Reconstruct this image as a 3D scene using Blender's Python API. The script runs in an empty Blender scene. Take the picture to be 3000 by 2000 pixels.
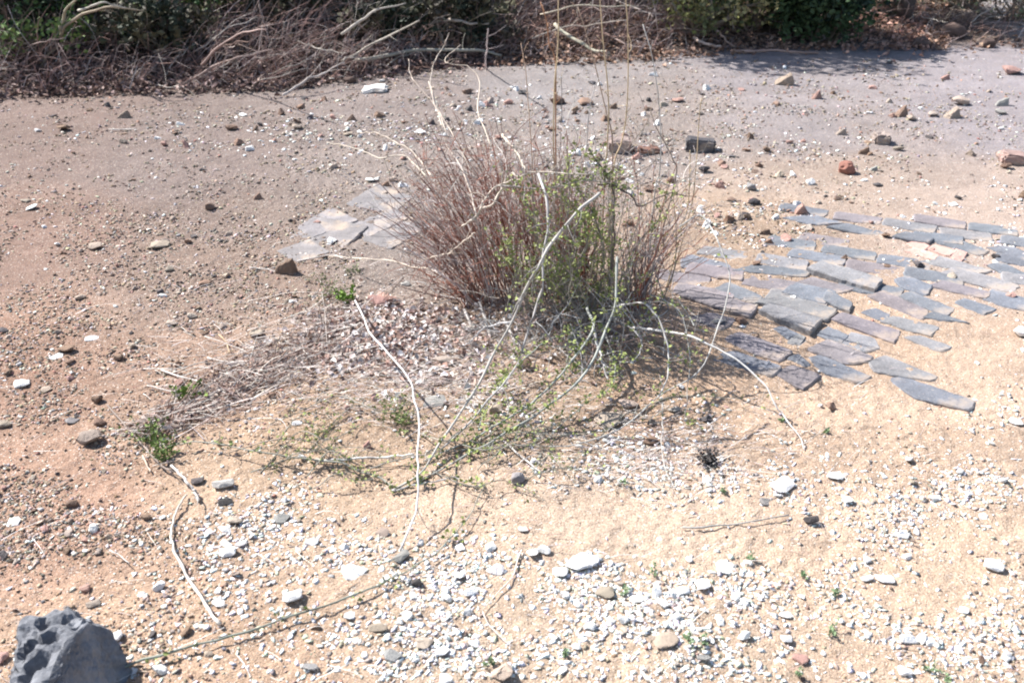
import bpy, bmesh, math, random
import numpy as np
from mathutils import Vector, Matrix
R = math.radians
rnd = random.Random(7)
rs = np.random.RandomState(11)
scene = bpy.context.scene
COL = scene.collection

# ------------------------------------------------------------------ camera
CAM_H, PITCH, FPX = 1.5, R(30), 2583.0          # FPX: focal length in pixels of the 3000 px wide photo
cam_d = bpy.data.cameras.new("camera"); cam = bpy.data.objects.new("camera", cam_d); COL.objects.link(cam)
cam.location = (0, 0, CAM_H); cam.rotation_euler = (R(90) - PITCH, 0, 0)
cam_d.sensor_width = 36; cam_d.lens = 31.0; cam_d.clip_end = 2000; cam_d.clip_start = 0.05
cam_d.dof.use_dof = True; cam_d.dof.focus_distance = 2.9; cam_d.dof.aperture_fstop = 4.8
scene.camera = cam
# ------------------------------------------------------------------ light
SUN_EL, SUN_AZ = R(46), R(150)                   # azimuth counted from +X towards +Y : behind and left
sd = (math.cos(SUN_EL) * math.cos(SUN_AZ), math.cos(SUN_EL) * math.sin(SUN_AZ), math.sin(SUN_EL))
w = bpy.data.worlds.new("World"); scene.world = w; w.use_nodes = True
nt = w.node_tree; nt.nodes.clear()
wo = nt.nodes.new("ShaderNodeOutputWorld"); bg = nt.nodes.new("ShaderNodeBackground"); sk = nt.nodes.new("ShaderNodeTexSky")
sk.sky_type = 'NISHITA'; sk.sun_disc = False; sk.sun_elevation = SUN_EL; sk.sun_rotation = math.atan2(sd[0], sd[1])
bg.inputs[1].default_value = 0.085
nt.links.new(sk.outputs[0], bg.inputs[0]); nt.links.new(bg.outputs[0], wo.inputs[0])
sl = bpy.data.lights.new("sun", 'SUN'); so = bpy.data.objects.new("sun", sl); COL.objects.link(so)
sl.energy = 5.0; sl.angle = R(0.5); sl.color = (1.0, 0.965, 0.925)
so.rotation_euler = Vector(sd).to_track_quat('Z', 'Y').to_euler(); so.location = (-4, 4, 6)
scene.view_settings.view_transform = 'Standard'; scene.view_settings.look = 'None'
scene.view_settings.gamma = 1; scene.view_settings.exposure = 1.15
scene.cycles.filter_width = 2.0

# ------------------------------------------------------------------ noise and terrain
def _hash(ix, iy, seed):
    n = (ix.astype(np.int64) * 374761393 + iy.astype(np.int64) * 668265263 + seed * 1442695041) & 0xffffffff
    n = ((n ^ (n >> 13)) * 1274126177) & 0xffffffff
    n = n ^ (n >> 16)
    return (n & 0xffff) / 65535.0
def vnoise(x, y, seed=0):
    x = np.asarray(x, float); y = np.asarray(y, float)
    ix = np.floor(x); iy = np.floor(y); fx = x - ix; fy = y - iy
    fx = fx * fx * (3 - 2 * fx); fy = fy * fy * (3 - 2 * fy)
    ix = ix.astype(np.int64); iy = iy.astype(np.int64)
    a = _hash(ix, iy, seed); b = _hash(ix + 1, iy, seed); c = _hash(ix, iy + 1, seed); d = _hash(ix + 1, iy + 1, seed)
    return (a + (b - a) * fx) * (1 - fy) + (c + (d - c) * fx) * fy
def fbm(x, y, seed=0, octv=3):
    s = 0; a = .5
    for k in range(octv):
        s = s + a * vnoise(x * 2 ** k + 17 * k, y * 2 ** k - 9 * k, seed + k); a *= .5
    return s / (1 - .5 ** octv)
def sstep(t): t = np.clip(t, 0, 1); return t * t * (3 - 2 * t)
def plane_xy(px, py, z=0.0):
    px = np.asarray(px, float); py = np.asarray(py, float)
    a = (px - 1500) / FPX; b = (1000 - py) / FPX
    dy = math.cos(PITCH) + b * math.sin(PITCH); dz = -math.sin(PITCH) + b * math.cos(PITCH)
    t = (z - CAM_H) / dz
    return a * t, dy * t
def to_px(x, y, z=0.0):
    zz = z - CAM_H
    depth = y * math.cos(PITCH) - zz * math.sin(PITCH); up = y * math.sin(PITCH) + zz * math.cos(PITCH)
    return 1500 + FPX * x / depth, 1000 - FPX * up / depth
# foot of the wooded bank, traced in the photo and carried to the ground
EDGE = [(-900, 300), (0, 285), (450, 268), (800, 262), (1000, 235), (1400, 188), (1900, 172), (2300, 140), (3000, 140), (4200, 140)]
ex, ey = plane_xy([e[0] for e in EDGE], [e[1] for e in EDGE])
def bank_t(x, y): return y - np.interp(x, ex, ey) - .25 * (fbm(x * 1.3, y * 1.3, 55) - .5)
mx, my = plane_xy(1620, 930); mx = float(mx); my = float(my)
def Hs(x, y):
    x = np.asarray(x, float); y = np.asarray(y, float)
    h = .05 * (fbm(x * .7, y * .7, 3) - .5) + .022 * (fbm(x * 3.1, y * 3.1, 9) - .5)
    h = h + .05 * np.exp(-(((x - mx + .05) / .55) ** 2 + ((y - my + .1) / .42) ** 2))
    h = h + .018 * np.exp(-(((x + .62) / .3) ** 2 + ((y - 2.05) / .16) ** 2))
    t = bank_t(x, y); steep = np.interp(x, [1.0, 3.5], [1.0, .35])
    h = h + steep * (.16 * sstep(t / .7) + .30 * sstep((t - .3) / 2.2)) + steep * .12 * np.clip(t - 1.5, 0, 12)
    h = h + .07 * (fbm(x * 2.2, y * 2.2, 77) - .5) * sstep(t / .5)
    return h
def Hf(x, y):
    k = np.exp(-np.clip(np.hypot(x, y - 2) / 9, 0, 6))
    rough = .6 + .8 * fbm(x * 2, y * 2, 31)
    fine = (.0055 * (vnoise(x * 46, y * 46, 5) - .5) + .0045 * (vnoise(x * 95, y * 95, 6) - .5) + .009 * (fbm(x * 14, y * 14, 12) - .5) + .004 * (fbm(x * 3, y * 33, 14) - .5))
    return Hs(x, y) + fine * rough * k
_T = np.concatenate([np.linspace(.6, 6, 160), np.linspace(6.05, 30, 240)])
def G(px, py, h=0.0):
    """point of the ground (lifted by h) seen at this place of the photo"""
    a = (px - 1500) / FPX; b = (1000 - py) / FPX
    dy = math.cos(PITCH) + b * math.sin(PITCH); dz = -math.sin(PITCH) + b * math.cos(PITCH)
    T = _T; X = a * T; Y = dy * T; Z = CAM_H + dz * T
    f = Z - Hs(X, Y) - h; i = np.argmax(f < 0)
    if f[i] >= 0: i = len(T) - 1
    i = max(i, 1); u = f[i - 1] / (f[i - 1] - f[i] + 1e-9); t = T[i - 1] + u * (T[i] - T[i - 1])
    return Vector((a * t, dy * t, CAM_H + dz * t))
def PY(px, py, Y):
    """point on the same ray at ground distance Y"""
    a = (px - 1500) / FPX; b = (1000 - py) / FPX
    dy = math.cos(PITCH) + b * math.sin(PITCH); dz = -math.sin(PITCH) + b * math.cos(PITCH)
    t = Y / dy
    return Vector((a * t, Y, CAM_H + dz * t))
def hz(x, y): return float(Hf(np.array([x]), np.array([y]))[0])

# ------------------------------------------------------------------ helpers
class MB:
    def __init__(s): s.v = []; s.f = []; s.c = []; s.n = 0
    def add(s, v, f, col=(.5, .5, .5)):
        v = np.asarray(v, float); s.v.append(v); s.f.extend([tuple(int(i) + s.n for i in q) for q in f])
        s.c.append(np.tile(np.array([col[0], col[1], col[2], 1.0]), (len(v), 1))); s.n += len(v)
    def build(s, name, mat, parent=None, smooth=False, label=None):
        me = bpy.data.meshes.new(name); V = np.concatenate(s.v) if s.v else np.zeros((0, 3))
        off = Vector((0, 0, 0))
        if parent is not None: off = Vector(parent_world(parent))
        else:
            c = V.mean(0); off = Vector((c[0], c[1], V[:, 2].min()))
        me.from_pydata((V - np.array(off)).tolist(), [], s.f)
        at = me.color_attributes.new('Col', 'FLOAT_COLOR', 'POINT')
        at.data.foreach_set('color', np.concatenate(s.c).ravel())
        if smooth: me.polygons.foreach_set('use_smooth', [True] * len(me.polygons))
        me.materials.append(mat); o = bpy.data.objects.new(name, me); COL.objects.link(o)
        if parent is not None: o.parent = parent; WORLD[o.name] = tuple(off)
        else: o.location = off; WORLD[o.name] = tuple(off)
        if label: o['label'] = label
        return o
WORLD = {}
def parent_world(p): return WORLD[p.name]
def empty(name, loc):
    o = bpy.data.objects.new(name, None); COL.objects.link(o); o.location = loc; o.empty_display_size = .05
    WORLD[o.name] = tuple(loc); return o
def tag(o, label=None, cat=None, group=None, kind=None):
    if label: o['label'] = label
    if cat: o['category'] = cat
    if group: o['group'] = group
    if kind: o['kind'] = kind
    return o
def spline(pts, n):
    P = np.array(pts, float)
    if len(P) == 2: return P[0] + (P[1] - P[0]) * np.linspace(0, 1, n)[:, None]
    Q = np.vstack([2 * P[0] - P[1], P, 2 * P[-1] - P[-2]]); m = len(P) - 1; out = []
    for u in np.linspace(0, m - 1e-6, n):
        i = int(u); t = u - i; a, b, c, d = Q[i], Q[i + 1], Q[i + 2], Q[i + 3]
        out.append(.5 * ((2 * b) + (c - a) * t + (2 * a - 5 * b + 4 * c - d) * t * t + (3 * b - a - 3 * c + d) * t ** 3))
    return np.array(out)
def tube(mb, P, r0, r1, col=(.3, .2, .15), k=4, knob=.12):
    P = np.asarray(P, float); n = len(P); T = np.gradient(P, axis=0)
    T /= (np.linalg.norm(T, axis=1, keepdims=True) + 1e-9)
    ref = np.array([.31, .47, .83]) if abs(T[0] @ np.array([.31, .47, .83])) < .9 else np.array([.9, -.3, .1])
    A = np.cross(T, ref); A /= (np.linalg.norm(A, axis=1, keepdims=True) + 1e-9); B = np.cross(T, A)
    rr = (r0 + (r1 - r0) * np.linspace(0, 1, n)) * (1 + knob * (rs.rand(n) - .5) * 2)
    an = np.arange(k) * 2 * math.pi / k
    V = P[:, None, :] + rr[:, None, None] * (np.cos(an)[None, :, None] * A[:, None, :] + np.sin(an)[None, :, None] * B[:, None, :])
    V = V.reshape(-1, 3); F = []
    for i in range(n - 1):
        for j in range(k):
            a = i * k + j; b = i * k + (j + 1) % k; F.append((a, b, b + k, a + k))
    F.append(tuple(range(k))[::-1]); F.append(tuple(range((n - 1) * k, n * k)))
    mb.add(V, F, col); cc = np.clip(mb.c[-1][:, :3] * np.repeat(.72 + .56 * vnoise(np.arange(n) * .55 + rs.rand() * 99, np.zeros(n) + rs.rand() * 99, 3), k)[:, None], 0, 1); mb.c[-1][:, :3] = cc
def leaf(mb, p, s, col, up=.4):
    d = rs.randn(3); d[2] = abs(d[2]) * up + .15; d /= np.linalg.norm(d)
    q = np.cross(d, rs.randn(3)); q /= (np.linalg.norm(q) + 1e-9); nrm = np.cross(d, q)
    w_ = s * (.28 + .12 * rs.rand()); p = np.asarray(p, float)
    V = [p, p + d * s * .5 + q * w_ + nrm * w_ * .4, p + d * s, p + d * s * .5 - q * w_ + nrm * w_ * .4]
    k = .75 + .5 * rs.rand()
    mb.add(V, [(0, 1, 2), (0, 2, 3)], (col[0] * k, col[1] * k, col[2] * k))
def vary(c, a=.2):
    k = 1 + a * (rnd.random() * 2 - 1); h = min(1, a * 4); return (c[0] * k * (1 + .04 * h * rnd.uniform(-1, 1)), c[1] * k, c[2] * k * (1 + .05 * h * rnd.uniform(-1, 1)))

# ------------------------------------------------------------------ materials
def material(name, source, rough=.9, n1=(60, .25), n2=(400, .15), bump=(300, .3, .002), spots=None):
    m = bpy.data.materials.new(name); m.use_nodes = True; t = m.node_tree; N = t.nodes; L = t.links
    b = N['Principled BSDF']; b.inputs['Roughness'].default_value = rough; b.inputs['Specular IOR Level'].default_value = .25
    tc = N.new('ShaderNodeTexCoord')
    if source == 'attr':
        s = N.new('ShaderNodeAttribute'); s.attribute_name = 'Col'; c = s.outputs['Color']
    elif source == 'object':
        s = N.new('ShaderNodeObjectInfo'); c = s.outputs['Color']
    else:
        s = N.new('ShaderNodeRGB'); s.outputs[0].default_value = (*source, 1); c = s.outputs[0]
    for (sc, amt) in (n1, n2):
        if amt <= 0: continue
        no = N.new('ShaderNodeTexNoise'); no.inputs['Scale'].default_value = sc; no.inputs['Detail'].default_value = 4
        L.new(tc.outputs['Object'], no.inputs['Vector'])
        mr = N.new('ShaderNodeMapRange'); mr.inputs[1].default_value = .25; mr.inputs[2].default_value = .75
        mr.inputs[3].default_value = 1 - amt; mr.inputs[4].default_value = 1 + amt; L.new(no.outputs[0], mr.inputs[0])
        vm = N.new('ShaderNodeVectorMath'); vm.operation = 'SCALE'; L.new(c, vm.inputs[0]); L.new(mr.outputs[0], vm.inputs['Scale']); c = vm.outputs[0]
    if spots:
        for (sc, lo, hi, colr, amt) in spots:
            no = N.new('ShaderNodeTexNoise'); no.inputs['Scale'].default_value = sc; no.inputs['Detail'].default_value = 3
            L.new(tc.outputs['Object'], no.inputs['Vector'])
            mr = N.new('ShaderNodeMapRange'); mr.inputs[1].default_value = lo; mr.inputs[2].default_value = hi; mr.inputs[4].default_value = amt
            L.new(no.outputs[0], mr.inputs[0])
            mx_ = N.new('ShaderNodeMix'); mx_.data_type = 'RGBA'; L.new(mr.outputs[0], mx_.inputs[0]); L.new(c, mx_.inputs[6])
            mx_.inputs[7].default_value = (*colr, 1); c = mx_.outputs[2]
    L.new(c, b.inputs['Base Color'])
    if bump:
        no = N.new('ShaderNodeTexNoise'); no.inputs['Scale'].default_value = bump[0]; no.inputs['Detail'].default_value = 5
        L.new(tc.outputs['Object'], no.inputs['Vector'])
        bu = N.new('ShaderNodeBump'); bu.inputs['Strength'].default_value = bump[1]; bu.inputs['Distance'].default_value = bump[2]
        L.new(no.outputs[0], bu.inputs['Height']); L.new(bu.outputs[0], b.inputs['Normal'])
    return m
M_ground = material('sandy_ground', 'attr', .95, (7, .12), (170, .36), (230, .9, .006),
                    spots=[(190, .58, .66, (.17, .12, .085), .7), (160, .62, .68, (.74, .68, .60), .8), (420, .58, .64, (.45, .25, .12), .5), (28, .62, .75, (.20, .165, .15), .35)])
M_stone = material('stone', 'object', .9, (50, .16), (300, .14), (140, .5, .004))
M_gravel = material('gravel', 'attr', .92, (80, .15), (400, .12), None)
M_paver = material('weathered_paver', 'object', .85, (14, .28), (160, .2), (60, .5, .004),
                   spots=[(9, .55, .68, (.45, .35, .26), .6), (60, .58, .66, (.14, .13, .14), .4), (170, .64, .70, (.5, .4, .3), .5)])
M_bark = material('dry_bark', 'attr', .85, (60, .18), (500, .15), None)
M_leaf = material('leaf', 'attr', .7, (40, .15), (0, 0), None)
M_litter = material('dead_leaf', 'attr', .9, (50, .2), (0, 0), None)
M_rock = material('dark_basalt', (.155, .16, .175), .85, (9, .22), (120, .25), (35, .7, .012), spots=[(5, .5, .62, (.26, .27, .29), .6), (40, .66, .72, (.05, .05, .055), .8)])

# ------------------------------------------------------------------ ground
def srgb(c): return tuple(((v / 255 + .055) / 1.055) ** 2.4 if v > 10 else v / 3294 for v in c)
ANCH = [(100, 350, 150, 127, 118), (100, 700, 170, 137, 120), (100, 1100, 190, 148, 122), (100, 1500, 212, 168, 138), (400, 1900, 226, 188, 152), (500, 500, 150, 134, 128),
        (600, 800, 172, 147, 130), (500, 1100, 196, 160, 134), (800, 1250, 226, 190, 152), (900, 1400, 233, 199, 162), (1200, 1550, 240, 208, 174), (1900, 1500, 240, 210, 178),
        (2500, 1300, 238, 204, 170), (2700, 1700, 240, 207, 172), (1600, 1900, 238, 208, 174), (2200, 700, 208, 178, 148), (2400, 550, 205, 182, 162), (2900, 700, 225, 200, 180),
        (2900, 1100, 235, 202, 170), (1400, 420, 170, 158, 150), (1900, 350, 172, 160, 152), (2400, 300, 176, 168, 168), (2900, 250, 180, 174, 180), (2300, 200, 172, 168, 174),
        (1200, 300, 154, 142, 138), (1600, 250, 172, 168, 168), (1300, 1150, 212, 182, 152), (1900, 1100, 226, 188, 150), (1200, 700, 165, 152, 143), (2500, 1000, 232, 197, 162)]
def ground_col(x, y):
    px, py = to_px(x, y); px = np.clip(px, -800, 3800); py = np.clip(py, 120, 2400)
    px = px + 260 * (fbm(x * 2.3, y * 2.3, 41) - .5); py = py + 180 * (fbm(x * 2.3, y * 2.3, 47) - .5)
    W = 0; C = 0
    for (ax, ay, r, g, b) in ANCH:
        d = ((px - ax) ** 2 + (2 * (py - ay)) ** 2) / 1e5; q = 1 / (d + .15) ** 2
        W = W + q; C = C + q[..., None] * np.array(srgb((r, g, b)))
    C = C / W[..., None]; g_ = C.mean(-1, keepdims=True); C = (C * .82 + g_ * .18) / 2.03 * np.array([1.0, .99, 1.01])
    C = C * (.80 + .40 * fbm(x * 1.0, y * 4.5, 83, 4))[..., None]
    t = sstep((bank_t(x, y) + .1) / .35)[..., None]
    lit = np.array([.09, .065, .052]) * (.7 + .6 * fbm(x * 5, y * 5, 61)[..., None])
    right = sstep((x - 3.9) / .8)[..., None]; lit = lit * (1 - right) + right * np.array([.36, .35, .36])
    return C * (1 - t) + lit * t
xs = np.concatenate([-np.geomspace(400, 5.2, 26)[:-1], np.linspace(-5.2, -1.65, 300)[:-1], np.linspace(-1.65, 1.65, 640), np.linspace(1.65, 5.2, 300)[1:], np.geomspace(5.2, 400, 26)[1:]])
ys = [.0]; yy = .75
ys = [-60, -20, -6, -2, 0, .4]
while yy < 12: ys.append(yy); yy += .0048 * max(1, (yy / 2.0) ** 1.3)
ys += list(np.geomspace(12, 600, 22)); ys = np.array(ys)
XX, YY = np.meshgrid(xs, ys); ZZ = Hf(XX, YY)
far = sstep((np.hypot(XX, YY) - 14) / 20); ZZ = ZZ * (1 - far) + far * 1.2
nx, ny = len(xs), len(ys)
me = bpy.data.meshes.new('ground'); V = np.stack([XX, YY, ZZ], -1).reshape(-1, 3)
me.vertices.add(nx * ny); me.vertices.foreach_set('co', V.ravel())
I = np.arange(nx * ny).reshape(ny, nx); Q = np.stack([I[:-1, :-1], I[:-1, 1:], I[1:, 1:], I[1:, :-1]], -1).reshape(-1, 4)
me.loops.add(Q.size); me.loops.foreach_set('vertex_index', Q.ravel()); me.polygons.add(len(Q))
me.polygons.foreach_set('loop_start', np.arange(len(Q)) * 4); me.polygons.foreach_set('loop_total', np.full(len(Q), 4))
me.update(calc_edges=True); me.polygons.foreach_set('use_smooth', [True] * len(Q))
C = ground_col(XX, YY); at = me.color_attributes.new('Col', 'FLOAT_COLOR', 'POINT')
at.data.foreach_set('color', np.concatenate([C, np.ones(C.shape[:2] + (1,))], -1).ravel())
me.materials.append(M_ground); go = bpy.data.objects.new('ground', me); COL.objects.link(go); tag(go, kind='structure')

# ------------------------------------------------------------------ stones
def roughen(bm, seed, a=.13):
    bmesh.ops.triangulate(bm, faces=bm.faces)
    for k in range(3):
        es = [e for e in bm.edges if e.calc_length() > .26]
        if es: bmesh.ops.subdivide_edges(bm, edges=es, cuts=1, use_grid_fill=True); bmesh.ops.triangulate(bm, faces=bm.faces)
    bm.normal_update()
    for v in bm.verts:
        q = v.co; d = a * (float(fbm(q.x * 2.6 + q.z * 2 + seed, q.y * 2.6 - q.z * 1.7, seed, 3)) - .5) + a * .45 * (float(vnoise(q.x * 9 + seed, q.y * 9 + q.z * 8, seed)) - .5)
        v.co = q + v.normal * d
def hull(n, seed, flat=.6, boxy=.5, bevel=0):
    r = random.Random(seed); bm = bmesh.new()
    for i in range(n):
        v = Vector((r.gauss(0, 1), r.gauss(0, 1), r.gauss(0, 1))).normalized()
        m = max(abs(v.x), abs(v.y), abs(v.z)); v = v * (1 - boxy) + v / m * boxy * .8
        bm.verts.new((v.x, v.y * .8, v.z * flat))
    out = bmesh.ops.convex_hull(bm, input=bm.verts)
    bmesh.ops.delete(bm, geom=list({g for g in out['geom_interior'] + out['geom_unused'] if isinstance(g, bmesh.types.BMVert)}), context='VERTS')
    bmesh.ops.dissolve_limit(bm, angle_limit=R(12), verts=bm.verts, edges=bm.edges)
    if bevel: bmesh.ops.bevel(bm, geom=list(bm.edges), offset=bevel, segments=1, affect='EDGES', profile=.5)
    if bevel: roughen(bm, seed)
    bmesh.ops.recalc_face_normals(bm, faces=bm.faces)
    me_ = bpy.data.meshes.new('stone'); bm.to_mesh(me_); bm.free(); return me_
SHAPES = []
for i in range(14): SHAPES.append(hull(12 + i % 7, 100 + i, .38 + .045 * (i % 6), .25 + .1 * (i % 4), .07))
def wedge(seed):
    r = random.Random(seed); bm = bmesh.new()
    for (a, b, c) in [(-1, -.6, -.5), (.9, -.7, -.5), (1, .6, -.5), (-.8, .7, -.5), (-.75, -.5, -.1), (.7, -.55, .1), (.45, -.3, .8), (.6, .3, .75), (-.1, .35, .45), (-.8, .5, -.1), (.85, .4, .2)]:
        bm.verts.new((a + r.uniform(-.15, .15), b * .8 + r.uniform(-.12, .12), c + r.uniform(-.12, .12)))
    bmesh.ops.convex_hull(bm, input=bm.verts); bmesh.ops.dissolve_limit(bm, angle_limit=R(8), verts=bm.verts, edges=bm.edges)
    bmesh.ops.bevel(bm, geom=list(bm.edges), offset=.05, segments=1, affect='EDGES', profile=.5); roughen(bm, seed, .26); bmesh.ops.recalc_face_normals(bm, faces=bm.faces)
    me_ = bpy.data.meshes.new('stone'); bm.to_mesh(me_); bm.free(); return me_
for i in range(4): SHAPES.append(wedge(i))
for m_ in SHAPES: m_.materials.append(M_stone)
def scol(kind):
    if kind == 'white': return vary((.74, .73, .71), .12)
    if kind == 'grey': return vary((.33, .315, .30), .3)
    if kind == 'tan': return vary((.36, .295, .24), .25)
    if kind == 'brown': return vary((.23, .155, .115), .3)
    if kind == 'pink': return vary((.40, .25, .21), .2)
    if kind == 'dark': return vary((.10, .09, .09), .3)
    return vary((.3, .25, .2))
def put_stone(p, size, kind, label, group=None, asp=None, shape=None, name=None, cat='stone', rz=None, tilt=.22, sink=.25, hscale=1):
    me_ = SHAPES[rnd.randrange(len(SHAPES) - 4 if hscale < 1.25 or label.startswith('small ') and group else len(SHAPES)) if shape is None else shape]
    o = bpy.data.objects.new(name or {'white': 'white_stone', 'grey': 'grey_stone', 'tan': 'tan_stone', 'brown': 'brown_stone', 'pink': 'brick_fragment', 'dark': 'dark_stone'}[kind], me_)
    COL.objects.link(o); s = size / 2; a = asp or rnd.uniform(.6, .95)
    o.scale = (s, s * a / .8, s * hscale * rnd.uniform(.85, 1.15)); o.rotation_euler = (rnd.gauss(0, tilt), rnd.gauss(0, tilt), rnd.uniform(0, 6.28) if rz is None else rz)
    z = hz(p[0], p[1]); o.location = (p[0], p[1], z + s * .5 * hscale * (1 - 2 * sink)); c = scol(kind); o.color = (*c, 1)
    tag(o, label, cat, group); return o
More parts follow.
